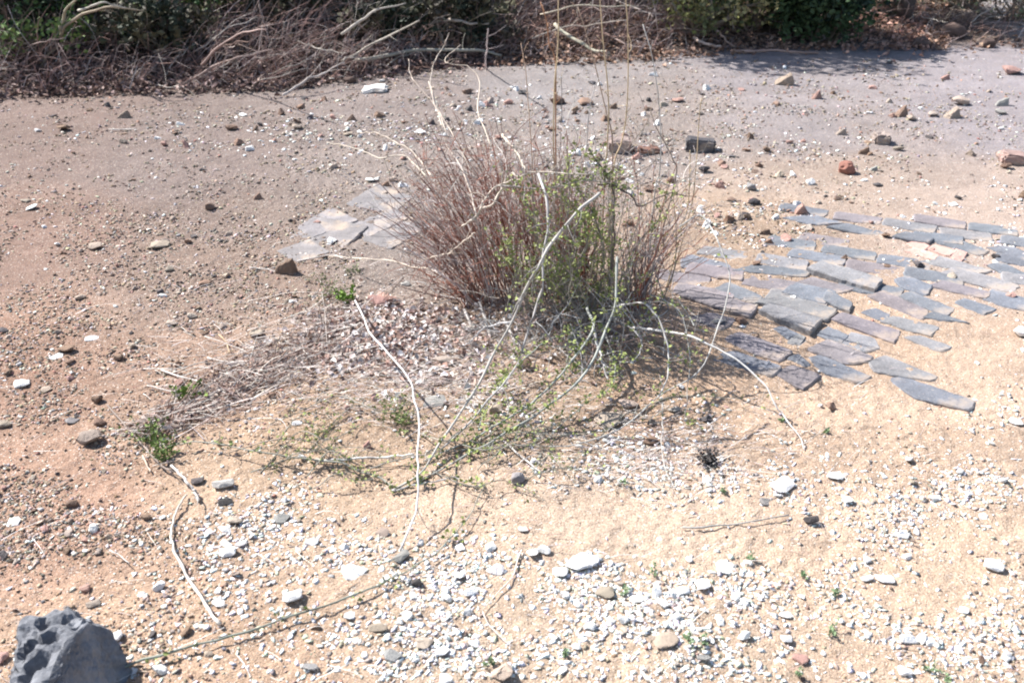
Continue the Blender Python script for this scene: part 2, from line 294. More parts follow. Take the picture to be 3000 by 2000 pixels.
# hero stones, traced: px, py (centre at ground), width px, kind, height factor, label
HERO = [
 (838, 800, 58, 'brown', 1.3, 'angular brown wedge of stone casting a shadow, left of the dry shrub'),
 (314, 312, 22, 'dark', 1.6, 'small dark upright stone near the litter bank at far left'),
 (365, 345, 34, 'tan', 1.3, 'pale and dark cleft stone with a long shadow, far left flat'),
 (185, 382, 50, 'brown', .8, 'low brown double lump on the grey flat at far left'),
 (680, 380, 40, 'brown', .9, 'block shaped brick chip with pale top on the left flat'),
 (712, 340, 30, 'white', .6, 'pale flat stone near the litter bank, left of centre'),
 (908, 348, 20, 'dark', 1.4, 'dark cube of stone standing on the gravel behind the shrub, left'),
 (870, 378, 34, 'tan', .8, 'hollowed tan stone beside the white rubble patch'),
 (755, 583, 26, 'brown', 1.5, 'small brown cube of stone alone on the left flat'),
 (615, 613, 34, 'brown', 1.0, 'squat brown stone in the middle of the left flat'),
 (362, 420, 28, 'tan', 1.0, 'rounded tan stone with shadow on the far left flat'),
 (90, 612, 44, 'white', .4, 'long pale chip at the left edge, upper one'),
 (75, 590, 40, 'tan', .4, 'thin tan flake beside the long pale chip at left edge'),
 (281, 728, 44, 'tan', .8, 'smooth cream stone on the brown gravel at left'),
 (466, 55 + 667, 60, 'tan', .5, 'long rough tan stone near the left gravel middle'),
 (495, 794, 32, 'tan', .9, 'tan chip with dark right side, left gravel field'),
 (195, 1026, 56, 'brown', .6, 'dark brown oval pod shaped stone at left'),
 (165, 1045, 40, 'white', .3, 'white flake touching the brown oval stone at left'),
 (268, 993, 36, 'white', .35, 'white triangular chip on the left gravel'),
 (65, 1125, 44, 'white', .5, 'cream white stone near the left edge, middle height'),
 (136, 1143, 30, 'tan', .7, 'tan stone joined to a small red clod near left edge'),
 (288, 1178, 32, 'brown', 1.0, 'small wedge of brown stone above the broken twigs at left'),
 (15, 1245, 40, 'tan', .6, 'tan slab cut by the left edge of the picture'),
 (268, 1295, 66, 'tan', 1.0, 'large angular tan stone with dark right side, lower left'),
 (212, 1235, 40, 'grey', .8, 'grey lump between pale chips, lower left'),
 (295, 1243, 32, 'brown', .8, 'brown crumb beside a thin twig, lower left'),
 (355, 1050 - 0, 24, 'brown', .9, 'tiny dark brown stone left of the twig heap'),
 (752, 988, 52, 'tan', .8, 'cream wedge of stone above the twig heap'),
 (792, 1002, 36, 'white', .4, 'pale chip right beside the cream wedge of stone'),
 (38, 1530, 40, 'white', .4, 'pale square chip near the left edge above the dark rock'),
 (250, 1725, 34, 'pink', .7, 'pinkish chip just above the big dark rock'),
 (272, 1767, 40, 'tan', .5, 'flat tan chip to the right above the big dark rock'),
 (655, 1425, 66, 'grey', .6, 'grey and pink speckled stone with a white rim'),
 (580, 1412, 40, 'dark', .7, 'dark clod beside the speckled grey stone'),
 (660, 1475, 40, 'dark', .6, 'dark crumbly clod below the speckled grey stone'),
 (826, 1520, 52, 'grey', .6, 'grey block shaped stone among small white chips'),
 (690, 1528, 44, 'tan', .5, 'tan flat stone left of the grey block shaped stone'),
 (915, 1590, 44, 'white', .5, 'square cream stone below the grey block shaped stone'),
 (668, 1622, 50, 'white', .8, 'rough white lump above the long vine'),
 (705, 1594, 36, 'grey', .5, 'grey chip beside the rough white lump'),
 (858, 1752, 58, 'white', .8, 'thick white bar shaped stone with grey underside'),
 (640, 1770, 40, 'white', .5, 'cream stone beside the tip of the curved pale stick'),
 (925, 1838, 26, 'brown', 1.2, 'small dark red brown stone standing below the vine'),
 (908, 1958, 50, 'grey', .6, 'round dull grey stone near the bottom edge'),
 (1150, 1925, 58, 'grey', .8, 'blue grey angular stone with a dark side near the bottom'),
 (1472, 1980, 74, 'tan', .9, 'large rounded cream stone cut by the bottom edge'),
 (1105, 1842, 54, 'tan', .5, 'pale tan flat stone left of bottom centre'),
 (1240, 1885, 60, 'tan', .4, 'wide pale tan slab near the bottom centre left'),
 (1295, 1912, 46, 'white', .6, 'cream boulder chip near the bottom centre'),
 (1175, 1635, 52, 'grey', .7, 'grey stone with a dark right end at the cane tip'),
 (1222, 1710, 38, 'dark', .9, 'dark crumbly clod just right of the thin vine'),
 (1120, 1540 + 22, 40, 'tan', .5, 'smooth tan stone above the white chips, lower centre'),
 (1038, 1682, 76, 'white', .5, 'long white stone lying at the vine'),
 (1705, 1645, 104, 'white', .3, 'broad flat white slab with a pointed right end, the largest white piece'),
 (1775, 1735, 66, 'tan', .4, 'dull tan tilted slab below the broad white slab'),
 (1640, 1680, 56, 'white', .5, 'long white stone at the left of the broad white slab'),
 (1560, 1625, 44, 'white', .7, 'upright oval white stone left of the broad white slab'),
 (1593, 1615, 40, 'white', .6, 'white stone right next to the upright oval one'),
 (1436, 1606, 34, 'white', .7, 'round cream white stone by itself at lower centre'),
 (1533, 1553, 32, 'white', .7, 'white pebble above the pale stick on bare sand'),
 (1515, 1408, 44, 'grey', 1.0, 'dark grey stone with a white top alone on smooth sand'),
 (1450, 1668, 60, 'white', .6, 'bright white pair of lumps, lower centre'),
 (1345, 1688, 40, 'white', .6, 'white stone left of the bright white pair'),
 (1380, 1740, 40, 'white', .7, 'upright white oval stone below the bright white pair'),
 (1950, 1880, 80, 'tan', .5, 'big pale tan slab with a dark notch, lower right centre'),
 (1915, 1870, 36, 'tan', .6, 'smaller tan slab leaning at the dark notch'),
 (2242, 1470, 40, 'grey', .8, 'pale grey stone with a dark right end, above the grey twig'),
 (2375, 1527, 44, 'dark', .9, 'dark grey knobbly stone at the end of the grey twig'),
 (2290, 1425, 74, 'white', .4, 'wide flat white stone in the white patch, right of centre'),
 (2445, 1400, 48, 'white', .6, 'squarish white stone at the right end of the white patch'),
 (2482, 1470, 34, 'white', .7, 'white stone with a rounded end under the white patch'),
 (2535, 1640, 38, 'white', .8, 'small square white stone, right foreground'),
 (2590, 1700, 56, 'white', .6, 'white stone with a sharp dark lower edge, right foreground'),
 (2538, 1697, 36, 'white', .8, 'round white stone left of the sharp edged one'),
 (2125, 1665, 56, 'white', .5, 'broad white stone, topmost of the dense white scatter'),
 (2055, 1718, 48, 'white', .6, 'white stone low in the dense white scatter'),
 (2905, 1662, 60, 'white', .9, 'large double white stone at the right'),
 (2820, 1790, 30, 'white', .8, 'white pebble with a blue shaded base at the right'),
 (2300, 1805, 38, 'white', .7, 'oval white stone on bare sand, right foreground'),
 (2302, 1875, 34, 'white', .8, 'tilted white stone near the bottom right'),
 (2345, 1930, 50, 'pink', .4, 'flat pink brick flake near the bottom right'),
 (2060, 1935, 40, 'grey', .9, 'grey white stone with a dark base near the bottom'),
 (2650, 1970, 44, 'white', .8, 'white stone with dark dimples at the bottom right'),
 (2660, 1880, 48, 'white', .8, 'upright white stone above the bottom right corner'),
 (2985, 980, 44, 'white', .9, 'white lump cut by the right edge of the picture'),
 (2975, 1240, 40, 'white', .8, 'white stone at the right edge below the pavers'),
 (2810, 1385, 26, 'white', .9, 'narrow upright white stone at the right'),
 (2298, 248, 54, 'tan', 1.5, 'large pale pointed stone with a dark side on the far flat'),
 (2392, 290, 34, 'pink', 1.4, 'pink wedge of brick on the far flat'),
 (2770, 233, 26, 'pink', 1.2, 'small pink wedge of brick farthest right of the middle flat'),
 (2605, 188, 18, 'dark', 1.4, 'little dark stone near the bank edge at the right'),
 (2555, 260, 30, 'pink', .6, 'flat pink chip on the far right flat'),
 (2960, 215, 66, 'pink', .7, 'broken pink brick at the upper right edge'),
 (2640, 340, 44, 'brown', 1.6, 'brown upright lump behind a square chip, right flat'),
 (2668, 352, 36, 'tan', 1.0, 'square tan brick chip in front of a brown lump'),
 (2732, 340, 36, 'tan', .8, 'pale low stone between two larger ones, right flat'),
 (2790, 345, 46, 'tan', 1.4, 'grey pointed stone with a black side, right flat'),
 (2812, 305, 60, 'tan', .8, 'dark and cream long stone, upper one of the right cluster'),
 (2935, 310, 38, 'grey', 1.4, 'grey upright stone near the upper right edge'),
 (2930, 335, 40, 'grey', .8, 'low grey stone in front of the grey upright one'),
 (2463, 395, 32, 'tan', 1.3, 'tan nodding stone on the right flat'),
 (2530, 452, 34, 'brown', 1.2, 'dark stone with a pink top on the right flat'),
 (2548, 455, 18, 'brown', 1.2, 'tiny dark stone touching a pink topped one'),
 (2630, 440, 38, 'tan', .8, 'tan stone with dark front on the right flat'),
 (2560, 500, 24, 'grey', 1.2, 'small round grey stone right of the red clod'),
 (2945, 493, 36, 'brown', .9, 'brown stone with pink crumbs near the right edge'),
 (2185, 443, 30, 'brown', .7, 'low brown stone right of the black block, nearer one'),
 (2245, 443, 26, 'brown', .9, 'little brown peak of stone, right of the low brown one'),
 (2145, 460, 26, 'dark', .7, 'dark chip below the black block'),
 (2062, 503, 38, 'dark', 1.0, 'blackish wedge in the white rubble'),
 (2212, 505, 30, 'brown', .6, 'flat brown chip right of the rubble'),
 (2200, 555, 36, 'grey', 1.0, 'grey mound shaped stone with chips, right of the shrub'),
 (2140, 588, 34, 'brown', .4, 'dark red brown flake right of the shrub'),
 (2455, 585, 32, 'brown', .7, 'dark stone with a white tip on the pale right flat'),
 (2570, 543, 34, 'dark', .5, 'dark stick like stone on the pale right flat'),
 (2805, 583, 24, 'dark', 1.1, 'isolated dark stone above the right pavers'),
 (2595, 695, 30, 'brown', .9, 'brown stone touching the far blue paver'),
 (2250, 712, 22, 'brown', 1.3, 'small brown peak on the sand behind the pavers'),
 (2215, 776, 26, 'brown', .8, 'dark brown stone behind the pale left paver'),
 (2600, 782, 24, 'brown', .8, 'brown pebble right of centre behind the pavers'),
 (2690, 780, 34, 'dark', .7, 'dark stone before the red bricks'),
 (2915, 757, 26, 'dark', .9, 'dark stone behind the right hand pavers'),
 (2960, 870, 30, 'pink', .8, 'dark and pink stone at the right hand pavers'),
 (2170, 945, 34, 'brown', .8, 'brown stone at the near left corner of the pavers'),
 (2105, 947, 44, 'grey', .5, 'grey flat stone left of the brown corner stone'),
 (1375, 325, 22, 'dark', 1.5, 'little black cube behind the shrub, upper centre'),
 (1685, 325, 22, 'brown', 1.2, 'small round brown stone behind the tall stalks, left one'),
 (1797, 318, 26, 'brown', 1.3, 'dark brown round stone behind the tall stalks, right one'),
 (1630, 303, 56, 'brown', .7, 'long dark brown fragment behind the shrub'),
 (1715, 306, 54, 'brown', .7, 'long dark crust of brick behind the tall stalks'),
 (1985, 297, 40, 'pink', .6, 'pinkish flat fragment right of the tall stalks'),
 (1233, 392, 38, 'white', .9, 'white layered stone behind the left stems'),
 (1265, 365, 20, 'dark', 1.6, 'thin dark upright chip behind the left stems'),
 (1020, 395, 34, 'tan', .5, 'small tan flake left of the pale arching tips'),
 (1530, 277, 30, 'dark', .9, 'dark hollow pebble on the far flat above the shrub'),
 (1490, 305, 34, 'pink', .8, 'red and white pair of crumbs above the shrub'),
 (1130, 545, 26, 'brown', 1.2, 'brown stone above the grey slabs, left of the shrub'),
 (1150, 530, 26, 'tan', 1.0, 'tan stone behind the grey slabs, left of the shrub'),
 (1090, 530, 44, 'white', .4, 'white flat chip above the grey slabs'),
 (1900, 560, 46, 'brown', 1.0, 'brown broken lump under the thorny twigs, behind the shrub'),
 (1345, 1315, 22, 'pink', 1.2, 'tiny pink shard standing on the sand'),
 (1075, 1310, 22, 'pink', 1.6, 'small upright reddish chip beside the sand mound'),
 (870, 1243, 30, 'white', .6, 'single white pebble on the smooth sand mound'),
 (1270, 1182, 72, 'grey', .4, 'blue grey flat stone half buried before the shrub'),
 (1452, 1205, 40, 'tan', .8, 'round cream stone under the crossing canes'),
 (1785, 1235, 90, 'tan', .5, 'wide tan slab with a dark hollow, in front of the shrub'),
 (1975, 1205, 44, 'grey', .7, 'grey stone right of the wide tan slab'),
 (1905, 1245, 24, 'dark', 1.4, 'small black stone beside the wide tan slab'),
 (1905, 1295, 52, 'brown', .5, 'dark red stone low among the white chips'),
 (1840, 1185, 56, 'tan', .5, 'pale slab at the edge of the shrub shadow'),
 (1310, 1060, 68, 'tan', .5, 'tan stone with a dark right end, before the litter'),
 (1530, 1075, 60, 'brown', 1.0, 'brown stump like lump under the canes'),
 (1680, 1000, 80, 'grey', .9, 'pale grey stone at the dark root of the shrub'),
 (1135, 875 - 0, 60, 'pink', .5, 'pinkish red slab left of the shrub'),
 (1110, 888, 64, 'pink', .6, 'pale pink slab in front of the redder one'),
 (1190, 835, 34, 'grey', .7, 'blue grey pebble left of the stems'),
 (1380, 965, 60, 'grey', .4, 'grey flat stone at the edge of the shrub'),
 (598, 833, 36, 'brown', .5, 'brown low stone in the left gravel'),
 (470, 857, 18, 'dark', 1.2, 'round dark pebble in the left gravel'),
 (238, 874, 34, 'tan', .7, 'long tan chip in the left gravel'),
 (505, 948, 34, 'tan', .5, 'cream chip in the left gravel, right part'),
 (348, 1052, 26, 'brown', 1.1, 'dark brown nugget on the left gravel'),
 (10, 970, 30, 'dark', .5, 'dark stone cut by the left edge'),
]
for (px, py, wpx, kind, hf, lab) in HERO:
    p = G(px, py); dep = p.y * math.cos(PITCH) - (p.z - CAM_H) * math.sin(PITCH)
    put_stone(p, wpx * dep / FPX * (1.02 if py < 620 else 1.2), kind, lab, hscale=min(1.2, hf * .85) if hf >= 1.2 else hf * 1.15, rz=rnd.uniform(-.5, .5), tilt=.1, sink=.12, shape=(14 + len(lab) % 4) if hf >= 1.2 else None)

# density of the stone scatter, blobs in photo coordinates
def dens(px, py, blobs, base):
    d = np.full(np.shape(px), base, float)
    for (bx, by, sx, sy, w_) in blobs: d = d + w_ * np.exp(-(((px - bx) / sx) ** 2 + ((py - by) / sy) ** 2))
    return d
WHITE_B = [(1650, 1690, 330, 90, 1.0), (2050, 1720, 200, 100, .9), (2250, 1400, 230, 65, .9), (1900, 1320, 260, 85, 1.1), (1560, 1200, 200, 50, .4), (2550, 1690, 160, 80, .5), (2350, 1540, 200, 50, .6), (2700, 1500, 170, 130, .5),
           (750, 1520, 150, 110, .7), (1050, 1660, 140, 60, .7), (1900, 1900, 600, 130, .6), (1200, 1880, 300, 110, .45), (2750, 1850, 250, 150, .35), (1800, 480, 260, 50, .7),
           (1250, 370, 350, 90, .35), (850, 420, 260, 50, .45), (2300, 420, 260, 60, .25), (2850, 650, 200, 110, .5), (2100, 620, 200, 90, .4), (2150, 730, 120, 60, .3), (2900, 1350, 140, 120, .4),
           (1300, 1700, 250, 60, .5), (1500, 1170, 300, 80, .35), (500, 1750, 350, 200, .22), (3100, 1500, 200, 500, .3)]
BROWN_B = [(500, 900, 500, 380, .9), (100, 1400, 260, 400, .8), (800, 780, 250, 150, .7), (700, 600, 300, 100, .3), (2200, 650, 260, 90, .9), (1700, 400, 500, 100, .5), (2500, 400, 500, 150, .25),
           (300, 1700, 300, 250, .5), (1100, 450, 250, 120, .4), (1300, 260, 900, 60, .3), (2500, 300, 700, 120, .35), (400, 350, 500, 70, .35), (-300, 1100, 300, 500, .7)]
def scatter(n, blobs, base, pxr=(-500, 3500), pyr=(170, 2250)):
    px = rs.uniform(*pxr, n * 14); py = rs.uniform(*pyr, n * 14)
    x, y = plane_xy(px, py); cl = sstep((fbm(x * 5.5, y * 5.5, 91, 3) - .33) / .3) * 1.3 + .12; k = rs.rand(n * 14) < dens(px, py, blobs, base) * cl
    px, py, x, y = px[k][:n], py[k][:n], x[k][:n], y[k][:n]
    x = x + .0; ok = bank_t(x, y) < -.02
    return px[ok], py[ok], x[ok], y[ok]
hero_xy = np.array([tuple(G(h[0], h[1]))[:2] for h in HERO])
def region(px, py):
    if py < 330: return 'on the far flat before the bank'
    if py < 700: return 'on the left flat behind the grey slabs' if px < 1000 else ('in the rubble behind the shrub' if px < 2100 else 'on the pale flat at the upper right')
    if py < 1250: return 'in the left gravel field' if px < 900 else ('around the foot of the shrub' if px < 2000 else 'beside the sunken pavers')
    return 'on the sand at lower left' if px < 1000 else ('on the sand at lower centre' if px < 1900 else 'on the sand at lower right')
def scattered(n, blobs, base, kinds, smin, smax):
    px, py, x, y = scatter(n, blobs, base, (-40, 3040), (200, 2040)); c = 0
    for i in range(len(x)):
        if np.min(np.hypot(hero_xy[:, 0] - x[i], hero_xy[:, 1] - y[i])) < .03 * max(1, y[i] / 2.5): continue
        kd = rnd.choice(kinds); s = smin + (smax - smin) * rnd.random() ** 2.2; s *= 1 + .12 * max(0, y[i] - 2.5)
        nm = {'white': 'small white limestone chip', 'grey': 'small grey stone', 'tan': 'small tan stone', 'brown': 'small brown stone', 'pink': 'small pink brick crumb', 'dark': 'small dark stone'}[kd]
        rg = region(px[i], py[i])
        put_stone((x[i], y[i]), s, kd, nm + ' ' + rg, nm + 's ' + rg, hscale=rnd.uniform(.7, 1.3), tilt=.3)
scattered(290, WHITE_B, .03, ['white'] * 14 + ['tan'], .014, .040)
scattered(240, BROWN_B, .025, ['brown', 'brown', 'tan', 'tan', 'tan', 'white', 'pink', 'dark'], .02, .046)

RUB = [(1300, 330, 350, 70, .7), (1750, 330, 350, 60, .8), (1900, 500, 280, 70, 1.0), (2200, 560, 250, 100, .6), (2400, 380, 350, 100, .35), (1050, 520, 120, 60, .8), (800, 400, 300, 60, .4), (2150, 680, 200, 40, .6)]
px, py, x, y = scatter(130, RUB, .01, (-20, 3020), (225, 760))
for i in range(len(x)):
    if np.min(np.hypot(hero_xy[:, 0] - x[i], hero_xy[:, 1] - y[i])) < .06: continue
    kd = rnd.choice(['brown', 'brown', 'dark', 'tan', 'white', 'white', 'pink']); nm = {'white': 'jagged white rubble chip', 'tan': 'jagged tan rubble piece', 'brown': 'jagged brown rubble piece', 'pink': 'jagged pink rubble piece', 'dark': 'jagged dark rubble piece'}[kd]; rg = region(px[i], py[i])
    put_stone((x[i], y[i]), rnd.uniform(.03, .075), kd, nm + ' ' + rg, nm + 's ' + rg, hscale=rnd.uniform(.8, 1.2), tilt=.35, shape=rnd.choice([None, 14, 15, 16, 17]))
# the countless rest: one gravel object
GS = []
for i in range(10):
    m_ = hull(8 + i % 4, 500 + i, .5 + .04 * (i % 5), .3); bm = bmesh.new(); bm.from_mesh(m_); bmesh.ops.triangulate(bm, faces=bm.faces)
    bm.verts.ensure_lookup_table()
    GS.append((np.array([v.co[:] for v in bm.verts]), np.array([[v.index for v in f.verts] for f in bm.faces]))); bm.free(); bpy.data.meshes.remove(m_)
def rotm(n, tilt):
    a = rs.rand(n) * 6.283; b = rs.randn(n) * tilt; c = rs.randn(n) * tilt
    ca, sa, cb, sb, cc, sc_ = np.cos(a), np.sin(a), np.cos(b), np.sin(b), np.cos(c), np.sin(c); z = np.zeros(n); o = np.ones(n)
    Rz = np.stack([ca, -sa, z, sa, ca, z, z, z, o], -1).reshape(n, 3, 3); Rx = np.stack([o, z, z, z, cb, -sb, z, sb, cb], -1).reshape(n, 3, 3)
    Ry = np.stack([cc, z, sc_, z, o, z, -sc_, z, cc], -1).reshape(n, 3, 3); return Rz @ Rx @ Ry
def mass(name, sets, mat, label, cat):
    VV, FF, CC = [], [], []; n0 = 0
    for (x, y, s, cols, tilt, hk) in sets:
        pick = rs.randint(0, len(GS), len(x)); z = Hf(x, y)
        for g in range(len(GS)):
            idx = np.where(pick == g)[0]
            if not len(idx): continue
            v, f = GS[g]; m_ = len(idx); sc = np.stack([s[idx] / 2, s[idx] / 2 * rs.uniform(.6, 1.1, m_), s[idx] / 2 * hk * rs.uniform(.6, 1.2, m_)], -1)
            W_ = np.einsum('nij,nkj->nki', rotm(m_, tilt), v[None] * sc[:, None, :]); W_ += np.stack([x[idx], y[idx], z[idx] + s[idx] * .04], -1)[:, None, :]
            VV.append(W_.reshape(-1, 3)); FF.append((f[None] + (n0 + np.arange(m_) * len(v))[:, None, None]).reshape(-1, 3)); n0 += m_ * len(v)
            CC.append(np.repeat(cols[idx], len(v), 0))
    V_ = np.concatenate(VV); F_ = np.concatenate(FF); C_ = np.concatenate(CC); C_ = np.concatenate([C_, np.ones((len(C_), 1))], 1)
    me_ = bpy.data.meshes.new(name); me_.vertices.add(len(V_)); me_.vertices.foreach_set('co', V_.ravel())
    me_.loops.add(F_.size); me_.loops.foreach_set('vertex_index', F_.ravel().astype(np.int32)); me_.polygons.add(len(F_))
    me_.polygons.foreach_set('loop_start', np.arange(len(F_)) * 3); me_.polygons.foreach_set('loop_total', np.full(len(F_), 3)); me_.update(calc_edges=True)
    a_ = me_.color_attributes.new('Col', 'FLOAT_COLOR', 'POINT'); a_.data.foreach_set('color', C_.ravel()); me_.materials.append(mat)
    o = bpy.data.objects.new(name, me_); COL.objects.link(o); tag(o, label, cat, kind='stuff'); return o
def cols(n, pal, wts, a=.25):
    P = np.array(pal)[rs.choice(len(pal), n, p=np.array(wts) / sum(wts))]; return np.clip(P * (1 + a * (rs.rand(n, 1) * 2 - 1)) * (1 + .06 * rs.randn(n, 3)), .01, .8)
sets = []
px, py, x, y = scatter(19000, WHITE_B, .022)
s = (.004 + .019 * rs.rand(len(x)) ** 1.9) * (1 + .25 * np.clip(y - 2, 0, 5)); sets.append((x, y, s, cols(len(x), [(.74, .73, .71), (.45, .40, .33), (.27, .25, .24)], [8, 2.4, .35], .18), .18, .42))
px, py, x, y = scatter(52000, BROWN_B, .03)
s = (.004 + .014 * rs.rand(len(x)) ** 2.4) * (1 + .25 * np.clip(y - 2, 0, 5)); sets.append((x, y, s, cols(len(x), [(.22, .16, .12), (.34, .27, .21), (.26, .24, .23), (.55, .5, .45), (.4, .22, .17), (.10, .08, .07)], [5, 5, 3, 2, .7, 1.2], .3), .45, .8))
px, py, x, y = scatter(26000, [(1500, 1700, 2000, 700, .5)], .15)
s = .0022 + .003 * rs.rand(len(x)) ** 2; s *= 1 + .3 * np.clip(y - 2, 0, 5); sets.append((x, y, s, cols(len(x), [(.42, .29, .18), (.55, .44, .33), (.2, .15, .12), (.6, .56, .5)], [4, 4, 1.3, 1.3], .3), .5, .9))
mass('gravel', sets, M_gravel, 'fine loose gravel and stone chips strewn over the sandy ground', 'gravel')

# ------------------------------------------------------------------ pavers, slabs and larger blocks (corner outlines of the top faces)
def slab(name, pts, rise, colr, label, cat, group=None, thick=None, mat=None, tilt=0, grow=1.3):
    P = [G(a, b) for (a, b) in pts]; c = sum(P, Vector()) / len(P); P = [Vector((c.x + (q.x - c.x) * 1.04, c.y + (q.y - c.y) * grow, q.z)) for q in P]
    # densify the outline so that edges can be worn
    out = []
    for i in range(len(P)):
        a, b = P[i], P[(i + 1) % len(P)]; L_ = (b - a).length; k = max(3, int(L_ / .018))
        for j in range(k):
            t = j / k; q = a.lerp(b, t); e = min(t, 1 - t) * L_
            inn = -.005 + .003 * max(0, 1 - e / .012); d = (c - q); d.z = 0; d.normalize()
            q = q + d * (inn + rnd.uniform(-.0022, .0022) * 1.3); out.append(q)
    n = len(out); zb = np.mean([hz(q.x, q.y) for q in P]); rise = min(rise, .012) * .6 + max(0, rise - .012) * .5; top = zb + rise + .0016; th = thick or (rise + .03)
    tx, ty = rnd.gauss(0, .012) + tilt, rnd.gauss(0, .012); V_ = []; F_ = []
    def Z(q, z): return z + tx * (q.x - c.x) + ty * (q.y - c.y)
    for q in out: V_.append((q.x, q.y, Z(q, top - th)))
    for q in out: V_.append((q.x, q.y, Z(q, top - .004 + rnd.uniform(-.002, .0015))))
    for q in out:
        d = (c - q); d.z = 0; d.normalize(); e = q + d * .005; V_.append((e.x, e.y, Z(e, top + rnd.uniform(-.0012, .0008))))
    rings = [.62, .28]
    for r_ in rings:
        for q in out:
            e = c.lerp(q, r_); V_.append((e.x, e.y, Z(e, top + .004 * (float(vnoise(e.x * 30, e.y * 30, 8)) - .5))))
    V_.append((c.x, c.y, top))
    for k in range(4):
        for i in range(n): j = (i + 1) % n; F_.append((k * n + i, k * n + j, (k + 1) * n + j, (k + 1) * n + i))
    for i in range(n): F_.append((4 * n + i, 4 * n + (i + 1) % n, 5 * n))
    mb = MB(); mb.add(V_, F_); o = mb.build(name, mat or M_paver); o.color = (*colr, 1); tag(o, label, cat, group); return o
def cr(L_): return [(2000 + a / 2.351, 667 + b / 2.351) for (a, b) in L_]
BL, PU, GR, RE = (.155, .165, .185), (.20, .178, .186), (.215, .21, .215), (.48, .31, .26)
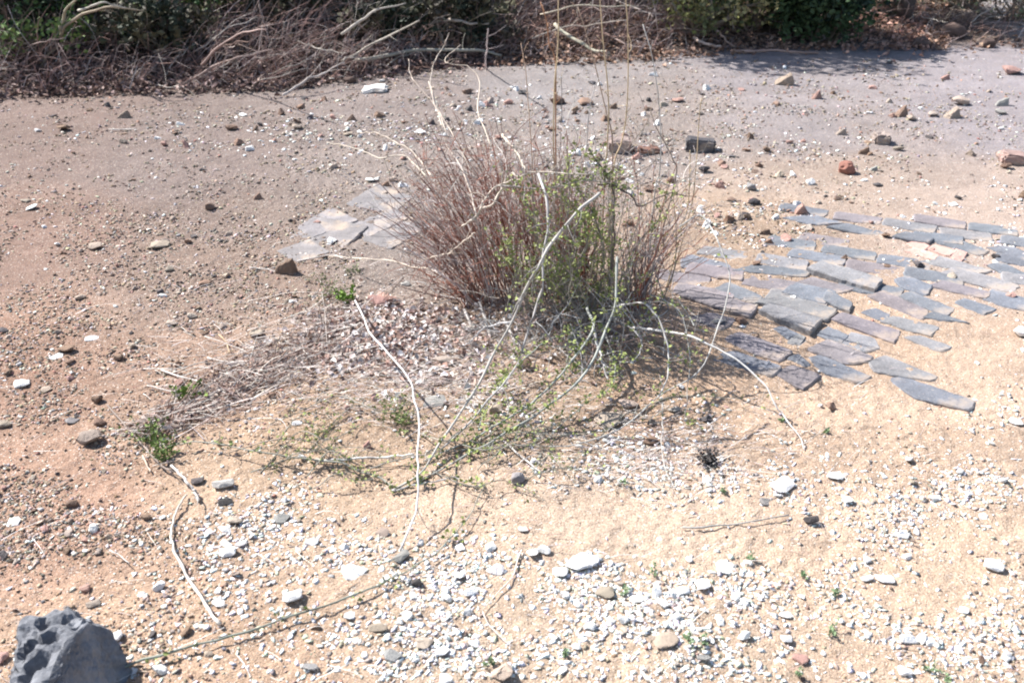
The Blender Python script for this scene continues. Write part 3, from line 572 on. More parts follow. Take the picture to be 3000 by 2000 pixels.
PAV = [
 ([(868, 318), (975, 278), (1355, 372), (1290, 425)], .038, GR, 'raised long grey paver with a dark broken front edge, highest of the pavers'),
 ([(760, 398), (900, 362), (1170, 422), (1050, 452)], .008, PU, 'flush purple grey paver just in front of the raised long paver'),
 ([(690, 455), (790, 408), (1050, 450), (965, 515)], .014, BL, 'blue grey paver with a rounded left end, left of a short blue piece'),
 ([(965, 510), (1010, 465), (1165, 530), (1130, 570)], .022, BL, 'short blue paver piece with a dark right end'),
 ([(515, 535), (640, 485), (1050, 572), (960, 635)], .018, GR, 'rough grey paver with crumbling right end behind a lifted one'),
 ([(535, 600), (620, 570), (940, 655), (850, 722)], .034, GR, 'lifted grey paver with rounded corners and a dark front edge'),
 ([(0, 490), (90, 450), (500, 550), (440, 605)], .02, PU, 'long purple grey paver nearest the shrub'),
 ([(350, 300), (500, 262), (868, 305), (840, 338)], .006, BL, 'flat pale blue paver left of the raised long one'),
 ([(0, 225), (60, 205), (320, 250), (310, 300), (0, 270)], .006, BL, 'flat blue paver behind the arching cane'),
 ([(220, 430), (330, 400), (540, 480), (500, 522)], .006, BL, 'flat blue paver behind the purple one nearest the shrub'),
 ([(1465, 372), (1560, 358), (1710, 405), (1660, 458), (1500, 412)], .012, BL, 'blue paver with a slanting left end, right of the raised one'),
 ([(1290, 490), (1400, 465), (1680, 570), (1620, 618)], .006, PU, 'plain purple paver in the middle of the paving'),
 ([(1500, 490), (1580, 462), (1860, 548), (1790, 592)], .006, BL, 'blue paver touching the plain purple one on its right'),
 ([(1040, 650), (1110, 612), (1490, 708), (1430, 770)], .01, PU, 'long purple paver with a chipped right end, near the middle'),
 ([(1370, 660), (1460, 628), (1760, 682), (1690, 732)], .006, GR, 'dusty grey paver right of the chipped purple one'),
 ([(1650, 625), (1730, 592), (1960, 652)], .006, BL, 'thin triangular blue paver tip showing through the sand'),
 ([(620, 702), (690, 690), (800, 738), (720, 757)], .006, BL, 'small blue paver corner in front of the lifted paver'),
 ([(720, 790), (780, 742), (850, 762), (800, 805)], .006, GR, 'small pale grey paver scrap beside the blue corner'),
 ([(925, 745), (1010, 700), (1135, 745), (1085, 785)], .008, BL, 'bluish four sided paver fragment left of a round grey one'),
 ([(1090, 795), (1170, 738), (1330, 772), (1345, 820), (1240, 842)], .005, GR, 'roundish pale grey paver fragment covered with dust'),
 ([(870, 852), (1010, 795), (1300, 888), (1270, 915), (1130, 932)], .009, PU, 'purple paver split by a crack, with a dark chip before it'),
 ([(720, 905), (800, 882), (875, 935), (840, 948)], .006, BL, 'little pointed blue paver piece left of the long blue one'),
 ([(885, 912), (960, 900), (1280, 1020), (1200, 1052), (960, 990)], .007, BL, 'long blue paver before the split purple one'),
 ([(260, 772), (400, 740), (740, 850), (640, 900)], .006, PU, 'grey purple paver crossed by twig shadows, farther one'),
 ([(170, 900), (350, 862), (670, 960), (600, 1012)], .006, BL, 'blue paver crossed by twig shadows, nearer one'),
 ([(640, 1012), (760, 962), (950, 1022), (820, 1102)], .007, PU, 'four sided purple paver at the near end of the shadows'),
 ([(1290, 935), (1420, 902), (1740, 1020), (1680, 1042), (1320, 990)], .005, GR, 'faded grey paver almost buried in tan sand'),
 ([(1430, 1062), (1530, 1050), (1990, 1190), (1940, 1240), (1600, 1172)], .006, BL, 'longest blue paver, alone and nearest the camera'),
 ([(1530, 765), (1640, 760), (1850, 820), (1760, 842)], .004, GR, 'faint grey paver just breaking the sand at the right'),
 ([(1700, 412), (1800, 382), (2110, 450), (2070, 482)], .008, PU, 'purple paver with a dark right end at the right side'),
 ([(1780, 335), (1900, 302), (2300, 392), (2240, 432)], .007, GR, 'long grey paver at the right, one course behind the purple one'),
 ([(2080, 500), (2150, 448), (2400, 500), (2400, 570), (2200, 535)], .006, BL, 'blue paver cut by the right edge of the picture'),
 ([(1540, 115), (1610, 100), (1700, 130), (1650, 156)], .01, RE, 'first of the four salmon red bricks, farthest left'),
 ([(1695, 157), (1740, 135), (1880, 170), (1830, 197)], .01, RE, 'largest of the four salmon red bricks'),
 ([(1540, 168), (1600, 150), (1762, 190), (1725, 216)], .008, RE, 'nearest of the four salmon red bricks'),
 ([(1840, 208), (1890, 165), (1960, 190), (1910, 227)], .009, RE, 'small end brick, farthest right of the four salmon red bricks'),
 ([(1440, 75), (1540, 50), (1720, 85), (1680, 108)], .02, BL, 'blue paver with a shaded front edge behind the red bricks'),
 ([(1000, 8), (1130, -10), (1400, 32), (1290, 46)], .008, BL, 'flat blue paver farthest left behind the red bricks'),
 ([(1760, 112), (1850, 82), (2100, 160), (2020, 182)], .007, BL, 'blue paver touching the red bricks on their right'),
 ([(1680, 252), (1780, 215), (2110, 300), (2010, 312)], .006, GR, 'pale paver in front of the red bricks'),
 ([(2110, 275), (2200, 262), (2380, 322), (2280, 350)], .006, BL, 'blue paver near the right edge, middle course'),
 ([(2110, 152), (2250, 140), (2420, 190), (2400, 232)], .006, BL, 'blue paver at the right edge, behind the middle course'),
 ([(1880, 525), (1950, 500), (2150, 560), (2060, 590)], .005, BL, 'dusty blue paver right of centre, partly covered'),
 ([(1240, 590), (1330, 570), (1440, 612), (1380, 642)], .005, BL, 'small dusty blue paver piece between two purple ones'),
 ([(700, -60), (900, -75), (1100, -30), (900, -20)], .006, BL, 'worn flat blue paver far up the pale ground'),
 ([(50, 625), (200, 600), (370, 640), (250, 690)], .006, PU, 'dull paver in the shade edge behind the white cane'),
]
for (L_, rise, c_, lab) in PAV:
    slab('red_brick' if c_ is RE else 'paver', cr(L_), rise, vary(c_, .12), lab, 'brick' if c_ is RE else 'paver', 'salmon red bricks in the old paving' if c_ is RE else 'sunken pavers right of the shrub')
# the rest of the paving, mostly drowned in sand
pu = G(2570, 831) - G(2372, 800); pu.z = 0; pu.normalize(); pv = Vector((-pu.y, pu.x, 0)); po = G(2370, 815)
trc = [sum((G(a, b) for (a, b) in cr(L_)), Vector()) / len(L_) for (L_, _, _, _) in PAV]
for j in range(-9, 22):
    for i in range(-6, 12):
        c0 = po + pu * (.225 * (i + .5 * (j % 2))) + pv * (.104 * j) + Vector((rnd.uniform(-.01, .01), rnd.uniform(-.008, .008), 0)); a, b = to_px(c0.x, c0.y, hz(c0.x, c0.y))
        if not (1960 < a < 3150 and (560 + .12 * (a - 2000) if a > 2300 else 740) < b < 880 + .24 * min(a - 1960, 700) - .25 * max(0, a - 2660)): continue
        if min((abs((t - c0).dot(pu)) / .17) ** 2 + (abs((t - c0).dot(pv)) / .075) ** 2 for t in trc) < .62: continue
        if rnd.random() < (.4 if b < 740 else .04): continue
        Lh = .109 * rnd.uniform(.85, 1.0); Wh = .050 * rnd.uniform(.9, 1); an = rnd.gauss(0, .03); u_ = pu * math.cos(an) + pv * math.sin(an); v_ = pv * math.cos(an) - pu * math.sin(an)
        Q = [c0 + u_ * (sx * Lh + rnd.uniform(-.012, .006)) + v_ * (sy * Wh + rnd.uniform(-.004, .004)) for (sx, sy) in ((-1, -1), (-1, 1), (1, 1), (1, -1))]
        slab('paver', [to_px(q.x, q.y, float(Hs(q.x, q.y))) for q in Q], rnd.choice([.001, .003, .005, .008]), vary(rnd.choice([BL, PU, GR]), .12), 'worn flush paver half covered by sand in the old paving right of the shrub', 'paver', 'worn flush pavers drowned in sand', grow=1.0)
LS = [([(850, 695), (930, 662), (1070, 682), (970, 732)], 'grey flat slab in the middle of the left slabs'), ([(1000, 640), (1100, 600), (1195, 640), (1090, 672)], 'largest pale slab left of the stems'),
      ([(1020, 592), (1100, 560), (1205, 582), (1150, 612)], 'farthest slab of the left slabs'), ([(878, 660), (960, 628), (1045, 650), (930, 680)], 'slab at the far left side of the left slabs'),
      ([(1065, 700), (1120, 676), (1215, 690), (1150, 715)], 'pinkish slab next to the stems'), ([(815, 738), (900, 718), (965, 738), (880, 755)], 'nearest small slab of the left slabs'),
      ([(1080, 645 + 35), (1190, 648), (1260, 665), (1200, 685)], 'slab half hidden behind the left stems')]
for (L_, lab) in LS: slab('stone_slab', L_, .004, vary((.215, .20, .20), .08), 'pale grey ' + lab, 'slab', 'flat slabs left of the shrub', grow=1.75)
# thick blocks
def block(name, px, py, wpx, dm, hm, rz, colr, label, cat='brick', bev=.011, mat=None):
    p = G(px, py); dep = p.y * math.cos(PITCH) - (p.z - CAM_H) * math.sin(PITCH); L_ = wpx * dep / FPX
    bm = bmesh.new(); bmesh.ops.create_cube(bm, size=1); bmesh.ops.scale(bm, vec=(L_, dm, hm), verts=bm.verts)
    bmesh.ops.bevel(bm, geom=list(bm.edges), offset=bev, segments=2, affect='EDGES'); bmesh.ops.subdivide_edges(bm, edges=list(bm.edges), cuts=3, use_grid_fill=True)
    for v in bm.verts:
        v.co += Vector((rnd.uniform(-1, 1), rnd.uniform(-1, 1), rnd.uniform(-1, 1))) * .0045
        v.co.z += .014 * (float(vnoise(v.co.x * 40 + px, v.co.y * 40, 3)) - .5); v.co.x *= 1 + .22 * (float(vnoise(v.co.y * 30 + px, v.co.z * 40, 4)) - .5)
    me_ = bpy.data.meshes.new(name); bm.to_mesh(me_); bm.free(); me_.materials.append(mat or M_paver); o = bpy.data.objects.new(name, me_); COL.objects.link(o)
    o.location = (p.x, p.y, p.z + hm * .34); o.rotation_euler = (rnd.gauss(0, .04), rnd.gauss(0, .04), rz); o.color = (*colr, 1); tag(o, label, cat); return o
block('brick', 2050, 440, 84, .09, .075, -.12, (.10, .095, .10), 'blackened block with white mortar spots, standing behind the shrub at right')
block('brick', 1815, 440, 66, .10, .075, -.05, (.30, .235, .21), 'pale topped brick with brown front behind the tall stalks')
block('brick', 2580, 418, 48, .08, .06, -.06, (.32, .26, .23), 'short buff brick on the right flat')
block('brick', 2985, 478, 110, .1, .06, -.14, (.36, .25, .22), 'long pink brick cut by the right edge')
block('brick', 1098, 267, 72, .14, .03, 0, (.62, .60, .58), 'flat white block at the foot of the litter bank', 'block')
block('brick', 1900, 447, 70, .07, .035, .1, (.22, .12, .09), 'low rusty brick piece right of the pale topped brick')

# porous red clod
def lump(name, px, py, wpx, asp, colr, label, cat, mat=None, seed=1, hgt=.8, pits=14):
    p = G(px, py); dep = p.y * math.cos(PITCH) - (p.z - CAM_H) * math.sin(PITCH); s = wpx * dep / FPX / 2
    bm = bmesh.new(); bmesh.ops.create_icosphere(bm, subdivisions=4, radius=1); r = random.Random(seed)
    P_ = [(Vector((r.gauss(0, 1), r.gauss(0, 1), r.gauss(0, 1))).normalized(), r.uniform(.12, .3), r.uniform(.06, .18)) for _ in range(pits)]
    cut = [(Vector((r.gauss(0, 1), r.gauss(0, 1), r.gauss(0, 1))).normalized(), r.uniform(.62, .85)) for _ in range(9)]
    for v in bm.verts:
        d = v.co.copy()
        for n_, k in cut:
            e = v.co.dot(n_)
            if e > k: v.co -= n_ * (e - k) * .9
        for q, rad, dp in P_:
            e = (d - q).length
            if e < rad: v.co -= d * dp * (1 - (e / rad) ** 2)
        v.co *= 1 + .10 * (float(fbm(d.x * 4 + seed, d.y * 4 + d.z * 3.1, seed)) - .5)
        v.co = Vector((v.co.x * s, v.co.y * s * asp, v.co.z * s * hgt))
    me_ = bpy.data.meshes.new(name); bm.to_mesh(me_); bm.free(); me_.materials.append(mat or M_stone); o = bpy.data.objects.new(name, me_); COL.objects.link(o)
    o.location = (p.x, p.y, p.z + s * hgt * .5); o.color = (*colr, 1); tag(o, label, cat); return o
lump('brick_rubble', 2478, 505, 62, .8, (.27, .13, .10), 'rust red porous lump of brick with a white stone on top, right flat', 'brick', seed=5)
put_stone(G(2472, 478), .045, 'white', 'small white stone perched behind the rust red lump')

# ------------------------------------------------------------------ the big dark rock, lower left
def big_rock():
    c = [G(30, 2000), G(60, 1890), G(150, 1815), G(250, 1815), G(330, 1880), G(385, 1965), G(330, 2050), G(180, 2140), G(40, 2120)]
    bm = bmesh.new()
    top = [(32, 1990, .14), (45, 1885, .14), (70, 1815, .13), (145, 1782, .12), (250, 1800, .14), (265, 1812, .135), (190, 1880, .16), (145, 1985, .165), (20, 2110, .14), (315, 1845, .09), (350, 1900, .05), (110, 2130, .15)]
    base = [(20, 2110), (55, 1990), (110, 1900), (200, 1880), (300, 1900), (365, 1975), (320, 2060), (150, 2200)]
    for (a, b, h) in top: bm.verts.new(G(a, b, h))
    for (a, b) in base: bm.verts.new(G(a, b, -.02))
    for (a, b, h, dx, dy) in [(262, 1795, .16, .035, 0), (295, 1850, .12, .04, -.01), (240, 1830, .17, .05, -.03)]:
        q = G(a, b, h); bm.verts.new((q.x + dx, q.y + dy, -.02))
    out = bmesh.ops.convex_hull(bm, input=bm.verts)
    bmesh.ops.delete(bm, geom=list({g for g in out['geom_interior'] + out['geom_unused'] if isinstance(g, bmesh.types.BMVert)}), context='VERTS')
    bmesh.ops.triangulate(bm, faces=bm.faces)
    for k in range(5):
        es = [e for e in bm.edges if e.calc_length() > .012]
        if not es: break
        bmesh.ops.subdivide_edges(bm, edges=es, cuts=1, use_grid_fill=True); bmesh.ops.triangulate(bm, faces=bm.faces)
    bm.normal_update()
    pits = [(115, 1965, .135, .022, .02), (95, 1905, .13, .018, .015), (130, 1835, .13, .010, .012), (195, 1820, .13, .008, .01), (150, 1885, .14, .016, .012), (95, 1990, .13, .02, .018), (60, 1945, .12, .012, .01), (230, 1850, .13, .008, .008)]
    PP = [(G(a, b, h), r_, d_) for (a, b, h, r_, d_) in pits]
    sl_ = [(G(85, 1815, .13), G(150, 1790, .13))]
    for v in bm.verts:
        n_ = v.normal.copy(); q = v.co
        d = .040 * (float(fbm(q.x * 22 + q.z * 17, q.y * 22 - q.z * 9, 21, 4)) - .5) + .009 * (float(vnoise(q.x * 90, q.y * 90 + q.z * 70, 4)) - .5)
        for (c_, r_, dp) in PP:
            e = Vector((q.x - c_.x, q.y - c_.y, (q.z - c_.z) * .3)).length / (r_ * 1.25)
            if e < 1: d -= dp * 3.0 * (1 - e * e)
        v.co = q + n_ * d
    cc = G(200, 1960); me_ = bpy.data.meshes.new('dark_rock')
    for v in bm.verts: v.co -= cc
    bm.to_mesh(me_); bm.free(); me_.materials.append(M_rock); o = bpy.data.objects.new('dark_rock', me_); COL.objects.link(o); o.location = cc
    me_.polygons.foreach_set('use_smooth', [False] * len(me_.polygons))
    tag(o, 'big blue grey pitted rock with a shaded brown face at the lower left corner', 'rock')
big_rock()

# ------------------------------------------------------------------ stems, canes and twigs
RED, PALE, GREY, STRAW, DARK, GCANE = (.23, .105, .075), (.60, .55, .50), (.36, .31, .30), (.52, .40, .25), (.13, .09, .08), (.30, .31, .28)
LEAFG = (.26, .30, .10)
def jitter(P, a):
    n = len(P); J = rs.randn(n, 3) * a; J[0] = 0; k = np.array([.25, .5, .25])
    for c in range(3): J[:, c] = np.convolve(J[:, c], k, 'same')
    return P + J
def side_twigs(mb, P, n, l0, l1, r, col, t0=.3, upw=.5, leafmb=None, leafp=0, leafc=LEAFG, ls=.011):
    for _ in range(n):
        t = rnd.uniform(t0, .97); i = int(t * (len(P) - 1)); p = P[i]; T = P[min(i + 1, len(P) - 1)] - P[max(i - 1, 0)]; T = T / (np.linalg.norm(T) + 1e-9)
        d = T * .6 + rs.randn(3) * .6; d[2] += upw * .3; d /= np.linalg.norm(d); L_ = rnd.uniform(l0, l1)
        q = [p, p + d * L_ * .5 + rs.randn(3) * L_ * .06, p + d * L_ + rs.randn(3) * L_ * .12]; S_ = spline(q, 5); S_[:, 2] = np.maximum(S_[:, 2], Hs(S_[:, 0], S_[:, 1]) + .002)
        tube(mb, S_, r, r * .5, col, 3)
        if leafmb is not None:
            for q_ in S_[1:]:
                for _k in range(3):
                    if rnd.random() < leafp: leaf(leafmb, q_ + rs.randn(3) * .006, ls * rnd.uniform(.7, 1.4), leafc)
# --- dry brown shrub
rootD = empty('dry_shrub', G(1480, 900)); tag(rootD, 'dense leafless shrub of red brown and grey stems in the middle of the picture', 'shrub')
stems_more = MB(); nst = 0
def shrub_stem(base, tip, r0, r1, col, nb, bend=.1, lb=(.04, .16), part=True):
    global nst
    b = np.array(base); t = np.array(tip); m = (b + t) / 2 + np.array([(t[0] - b[0]) * -.12, 0, abs(t[2] - b[2]) * bend * .5]) + rs.randn(3) * .012
    P = jitter(spline([b, m, t], 17), .0085); mb = MB() if part and nst < 98 else stems_more
    tube(mb, P, r0, r1, col, 4); side_twigs(mb, P, nb, lb[0], lb[1], r1 * .9, col, .35)
    for _ in range(1 if nb > 2 else 0):       # a forked second stem
        i = rnd.randint(4, 8); q = P[i] + (P[-1] - P[i]) * rnd.uniform(.6, 1) + rs.randn(3) * .06
        S_ = jitter(spline([P[i], (P[i] + q) / 2 + rs.randn(3) * .01, q], 8), .003); tube(mb, S_, r1 * 1.3, r1 * .7, col, 3); side_twigs(mb, S_, 3, .02, .08, r1 * .6, col)
    if mb is not stems_more: mb.build('stem', M_bark, rootD); nst += 1
for i in range(225):
    u = rnd.random(); bx = 1380 + 330 * u + rnd.gauss(0, 18); by = 905 - 55 * math.sin(u * 3.1) + rnd.uniform(-50, 25)
    b = G(bx, by, -.01); tx = 1120 + 650 * (u ** .85) + rnd.gauss(0, 70); ty = 450 + 150 * abs(u - .5) + abs(rnd.gauss(0, 100)) - (rnd.uniform(20, 150) if rnd.random() < .25 else 0)
    if rnd.random() < .3: ty += rnd.uniform(60, 200); tx = bx + (tx - bx) * .7
    tp = PY(tx, ty, b.y + rnd.gauss(.06, .13))
    col = vary((.27, .12, .085) if rnd.random() < .5 + .25 * (u > .2) * (ty > 520) else (GREY if rnd.random() < .5 else (.58, .53, .50)), .3); shrub_stem(b, tp, rnd.uniform(.0018, .0036), rnd.uniform(.0008, .0012), col, rnd.randint(4, 10), lb=(.03, .17))
# left outliers, reaching wide
for (bx, by, tx, ty) in [(1420, 880, 1055, 600), (1400, 890, 1090, 520), (1410, 880, 1160, 640), (1400, 900, 1100, 660), (1430, 870, 1190, 420), (1450, 870, 1240, 330), (1440, 870, 1200, 480), (1500, 850, 1330, 330), (1520, 850, 1380, 380), (1560, 840, 1450, 350), (1600, 840, 1560, 400)]:
    b = G(bx, by); shrub_stem(b, PY(tx, ty, b.y + .05), .0032, .0010, vary((.27, .16, .13), .25), 6, part=False)
# right hand clump
for i in range(62):
    bx = 1860 + rnd.gauss(0, 34); by = 905 + rnd.uniform(-35, 25); b = G(bx, by, -.01); tx = 1830 + 250 * rnd.random() + rnd.gauss(0, 15); ty = 640 - 110 * rnd.random() + abs(rnd.gauss(0, 90))
    if rnd.random() < .18: ty -= 130
    shrub_stem(b, PY(tx, ty, b.y + rnd.gauss(.05, .1)), rnd.uniform(.0016, .003), .0009, vary(RED if rnd.random() < .4 else GREY, .3), rnd.randint(1, 4), part=False)
# thick cut stubs at the foot
for (a, b_, c_, d_, hh) in [(1360, 905, 1385, 965, .03), (1405, 885, 1435, 985, .05), (1475, 930, 1515, 1012, .04), (1560, 850, 1600, 780, .1), (1330, 800, 1375, 880, .09), (1345, 815, 1350, 860, .1)]:
    tube(stems_more, jitter(spline([G(c_, d_, .002), G(a, b_, hh)], 6), .001), .006, .0045, vary(PALE, .1), 6)
o = stems_more.build('stems', M_bark, rootD); o['kind'] = 'stuff'

# --- green thorny shrub with long arching canes
rootG = empty('thorny_shrub', G(1720, 930)); tag(rootG, 'thorny shrub with yellow green leaves and long pale canes arching down to the sand', 'shrub')
def cane(pts, r0, r1, col, nb=10, leafp=.5, lb=(.02, .1), ls=.012, parent=None, name='cane', label=None, n=38, knob=.2, jit=.0024, t0=.08, k=5):
    P = [np.array(G(a, b, h + .004)) for (a, b, h) in pts]; P = jitter(spline(P, n), jit); P[:, 2] = np.maximum(P[:, 2], Hs(P[:, 0], P[:, 1]) + .002)
    mb = MB(); lm = MB(); tube(mb, P, r0, r1, col, k, knob)
    side_twigs(mb, P, nb, lb[0], lb[1], max(.0006, r1 * .6), tuple(c * .7 for c in col), t0, .6, lm, leafp, ls=ls)
    for q in P[int(len(P) * t0)::2]:
        if rnd.random() < leafp * .7:
            for _k in range(3): leaf(lm, q + rs.randn(3) * .005, ls * rnd.uniform(.7, 1.3), LEAFG)
    o = mb.build(name, M_bark, parent, smooth=True)
    if label: o['label'] = label
    if lm.n: lm.build('leaves', M_leaf, o)
    return o
GC = vary(GCANE, .05)
CANES = [
 ([(1757, 566, .58), (1697, 617, .56), (1651, 667, .52), (1604, 731, .47), (1570, 795, .42), (1540, 850, .36), (1502, 939, .28), (1442, 1041, .19), (1383, 1156, .11), (1298, 1284, .04), (1230, 1385, .01), (1149, 1436, .0)], .0046, .0030, (.40, .38, .35), 12, .35),
 ([(1578, 510, .58), (1591, 544, .57), (1604, 608, .53), (1604, 667, .48), (1595, 739, .42), (1591, 807, .36), (1583, 863, .31), (1566, 914, .26), (1532, 1016, .18), (1510, 1075, .13), (1476, 1122, .1), (1425, 1177, .07), (1374, 1241, .04), (1289, 1318, .01)], .0040, .0024, (.40, .38, .37), 12, .4),
 ([(1720, 900, .12), (1736, 965, .14), (1680, 1050, .12), (1621, 1122, .09), (1570, 1169, .07), (1493, 1220, .05), (1383, 1284, .02), (1240, 1350, .0)], .0046, .002, GC, 16, .6),
 ([(1808, 752, .35), (1804, 880, .25), (1787, 939, .2), (1715, 1092, .12), (1617, 1182, .07), (1540, 1233, .05), (1455, 1284, .03), (1370, 1330, .01), (1250, 1400, .0), (1150, 1440, 0)], .0046, .002, GC, 18, .6),
 ([(1990, 665, .38), (2050, 630, .42), (2085, 667, .40), (2115, 731, .36), (2138, 807, .30), (2128, 888, .23), (2106, 956, .17), (2064, 1063, .09), (2008, 1118, .06), (1936, 1156, .05), (1872, 1216, .03), (1766, 1280, .02), (1660, 1305, .01), (1500, 1300, 0)], .0026, .0016, (.46, .45, .42), 6, .12),
 ([(1800, 900, .12), (1872, 885, .22), (1902, 901, .22), (1931, 939, .2), (1957, 1016, .15), (1957, 1075, .11), (1944, 1135, .07), (1927, 1165, .05)], .0032, .002, (.52, .50, .47), 5, .25),
 ([(1850, 960, .05), (2000, 977, .15), (2089, 1015, .15), (2170, 1062, .13), (2238, 1130, .09), (2276, 1190, .05), (2293, 1215, .03), (2340, 1280, .01), (2358, 1318, .0)], .0042, .0012, (.62, .60, .57), 3, .05),
 ([(1700, 900, .05), (1690, 800, .2), (1720, 700, .33), (1690, 620, .42), (1610, 560, .5)], .004, .0014, (.22, .21, .18), 22, .6),
 ([(1740, 900, .05), (1770, 780, .22), (1750, 660, .38), (1700, 560, .48), (1650, 470, .56)], .004, .0014, (.22, .21, .18), 24, .65),
 ([(1760, 910, .05), (1790, 800, .2), (1800, 650, .38), (1790, 540, .5), (1720, 430, .6)], .005, .0016, (.16, .13, .12), 24, .55),
 ([(1700, 920, .03), (1640, 850, .12), (1560, 800, .2), (1500, 780, .26), (1490, 700, .35)], .0032, .0014, (.26, .25, .2), 20, .7),
 ([(1720, 900, .05), (1640, 760, .25), (1560, 640, .4), (1530, 540, .5)], .0034, .0014, (.26, .25, .2), 20, .65),
 ([(1790, 900, .05), (1830, 800, .16), (1880, 700, .28), (1930, 640, .36), (1960, 560, .45)], .003, .0012, (.30, .29, .26), 18, .4),
 ([(1750, 540, .5), (1800, 545, .5), (1850, 575, .48), (1875, 605, .45), (1950, 570, .48), (2030, 575, .46)], .004, .0012, (.14, .11, .10), 12, .2),
 ([(1460, 545, .5), (1600, 552, .5), (1700, 530, .52), (1790, 535, .52)], .0032, .002, (.30, .27, .24), 12, .45),
 ([(1780, 920, .04), (1850, 960, .08), (1880, 1010, .08), (1850, 1060, .06), (1770, 1050, .04)], .0028, .0012, (.5, .48, .45), 8, .2),
 ([(1735, 930, .05), (1745, 990, .08), (1765, 1050, .06), (1780, 1108, .02)], .006, .003, (.56, .54, .52), 5, .2),
 ([(1700, 960, .02), (1620, 990, .08), (1560, 1030, .08), (1500, 1090, .05), (1440, 1160, .03), (1400, 1260, .02)], .0025, .0012, GC, 16, .65),
 ([(1760, 960, .03), (1800, 1050, .06), (1790, 1130, .05), (1700, 1190, .03), (1600, 1290, .01)], .0022, .001, GC, 14, .5),
 ([(1490, 1220, .04), (1485, 1160, .06), (1460, 1110, .08), (1430, 1080, .1)], .002, .001, (.3, .28, .25), 8, .5),
 ([(1900, 860, .2), (1980, 900, .2), (2010, 960, .17), (2020, 1060, .1), (2010, 1180, .04), (2010, 1240, .01)], .0018, .001, (.3, .3, .28), 8, .35),
 ([(1500, 940, .1), (1420, 960, .07), (1380, 1000, .03), (1350, 1015, .01)], .004, .002, (.44, .42, .41), 6, 0),
 ([(1940, 1180, .03), (1940, 1233, .03), (1941, 1334, .02), (1974, 1428, 0)], .0018, .001, (.45, .43, .4), 2, 0),
]
for i in range(20):
    a = rnd.uniform(850, 2050); b = rnd.gauss(1290, 75); L_ = rnd.uniform(150, 420); an = rnd.gauss(-.25, .35); CANES.append(([(a - L_ * .5, b - L_ * .5 * math.sin(an), 0), (a - L_ * .15, b - 8 + rnd.gauss(0, 18), rnd.uniform(.01, .05)), (a + L_ * .15, b + rnd.gauss(0, 20), rnd.uniform(.01, .05)), (a + L_ * .5, b + L_ * .4 * math.sin(an), .003)], .0018, .0009, vary((.26, .25, .21), .2), 14, .09 if a < 1700 else .04, (.015, .07), .009))
for c_ in CANES: cane(c_[0], c_[1], c_[2], c_[3], int(c_[4] * 1.5) + 4, *c_[5:], parent=rootG, k=6)
# tangled fine twigs and leaves of the thorny shrub
for i in range(62):
    a = rnd.gauss(1710, 75); b0 = G(a, rnd.uniform(890, 960), 0); tx = a + rnd.gauss(-10, 125); ty = rnd.uniform(450, 840); t = PY(tx, ty, b0.y + rnd.gauss(-.05, .1))
    P = jitter(spline([b0, (b0 + t) / 2 + Vector(rs.randn(3) * .03), t], 12), .007); mb = MB(); lm = MB(); c_ = vary((.24, .22, .19), .3)
    tube(mb, P, .0026, .0009, c_, 4); side_twigs(mb, P, 12, .02, .09, .0008, c_, .2, .4, lm, .12, ls=.010); o = mb.build('stem', M_bark, rootG)
    if lm.n: lm.build('leaves', M_leaf, o)

ft = MB()
for i in range(340):
    u = rnd.random() ** 1.3; a = 1220 + 780 * u + rnd.gauss(0, 30); b = rnd.uniform(430, 880); Yb = my + rnd.gauss(.0, .12); q = np.array(PY(a, b, Yb)); L_ = rnd.uniform(.05, .2)
    if q[2] < Hs(q[0], q[1]) + .02: continue
    d = rs.randn(3) * [.8, .6, .6]; d[2] += .35; d /= np.linalg.norm(d); P = jitter(spline([q, q + d * L_ * .5 + rs.randn(3) * .012, q + d * L_ + rs.randn(3) * .03], 8), .005)
    c_ = vary((.27, .13, .10) if a < 1600 and rnd.random() < .6 else rnd.choice([(.36, .33, .31), (.22, .19, .17), (.5, .46, .43)]), .25); tube(ft, P, rnd.uniform(.0009, .0017), .0006, c_, 3); side_twigs(ft, P, 3, .015, .07, .0007, c_, .1)
for i in range(330):
    a = rnd.gauss(1700, 130); r_ = rnd.random(); b0 = np.array(G(a, rnd.gauss(960, 45), rnd.uniform(0, .06))); L_ = rnd.uniform(.05, .2); d = rs.randn(3); d[2] = d[2] * .6 + .25; d[1] -= .3; d /= np.linalg.norm(d)
    P = jitter(spline([b0, b0 + d * L_ * .5 + rs.randn(3) * .02, b0 + d * L_ + rs.randn(3) * .03], 7), .006); P[:, 2] = np.maximum(P[:, 2], Hs(P[:, 0], P[:, 1]) + .002); c_ = vary(rnd.choice([(.50, .48, .46), (.36, .36, .35), (.2, .18, .17), (.28, .2, .17)]), .2)
    tube(ft, P, rnd.uniform(.0012, .0024), .0007, c_, 3); side_twigs(ft, P, 2, .01, .05, .0007, c_, .2)
o = ft.build('twigs', M_bark, rootG); o['kind'] = 'stuff'

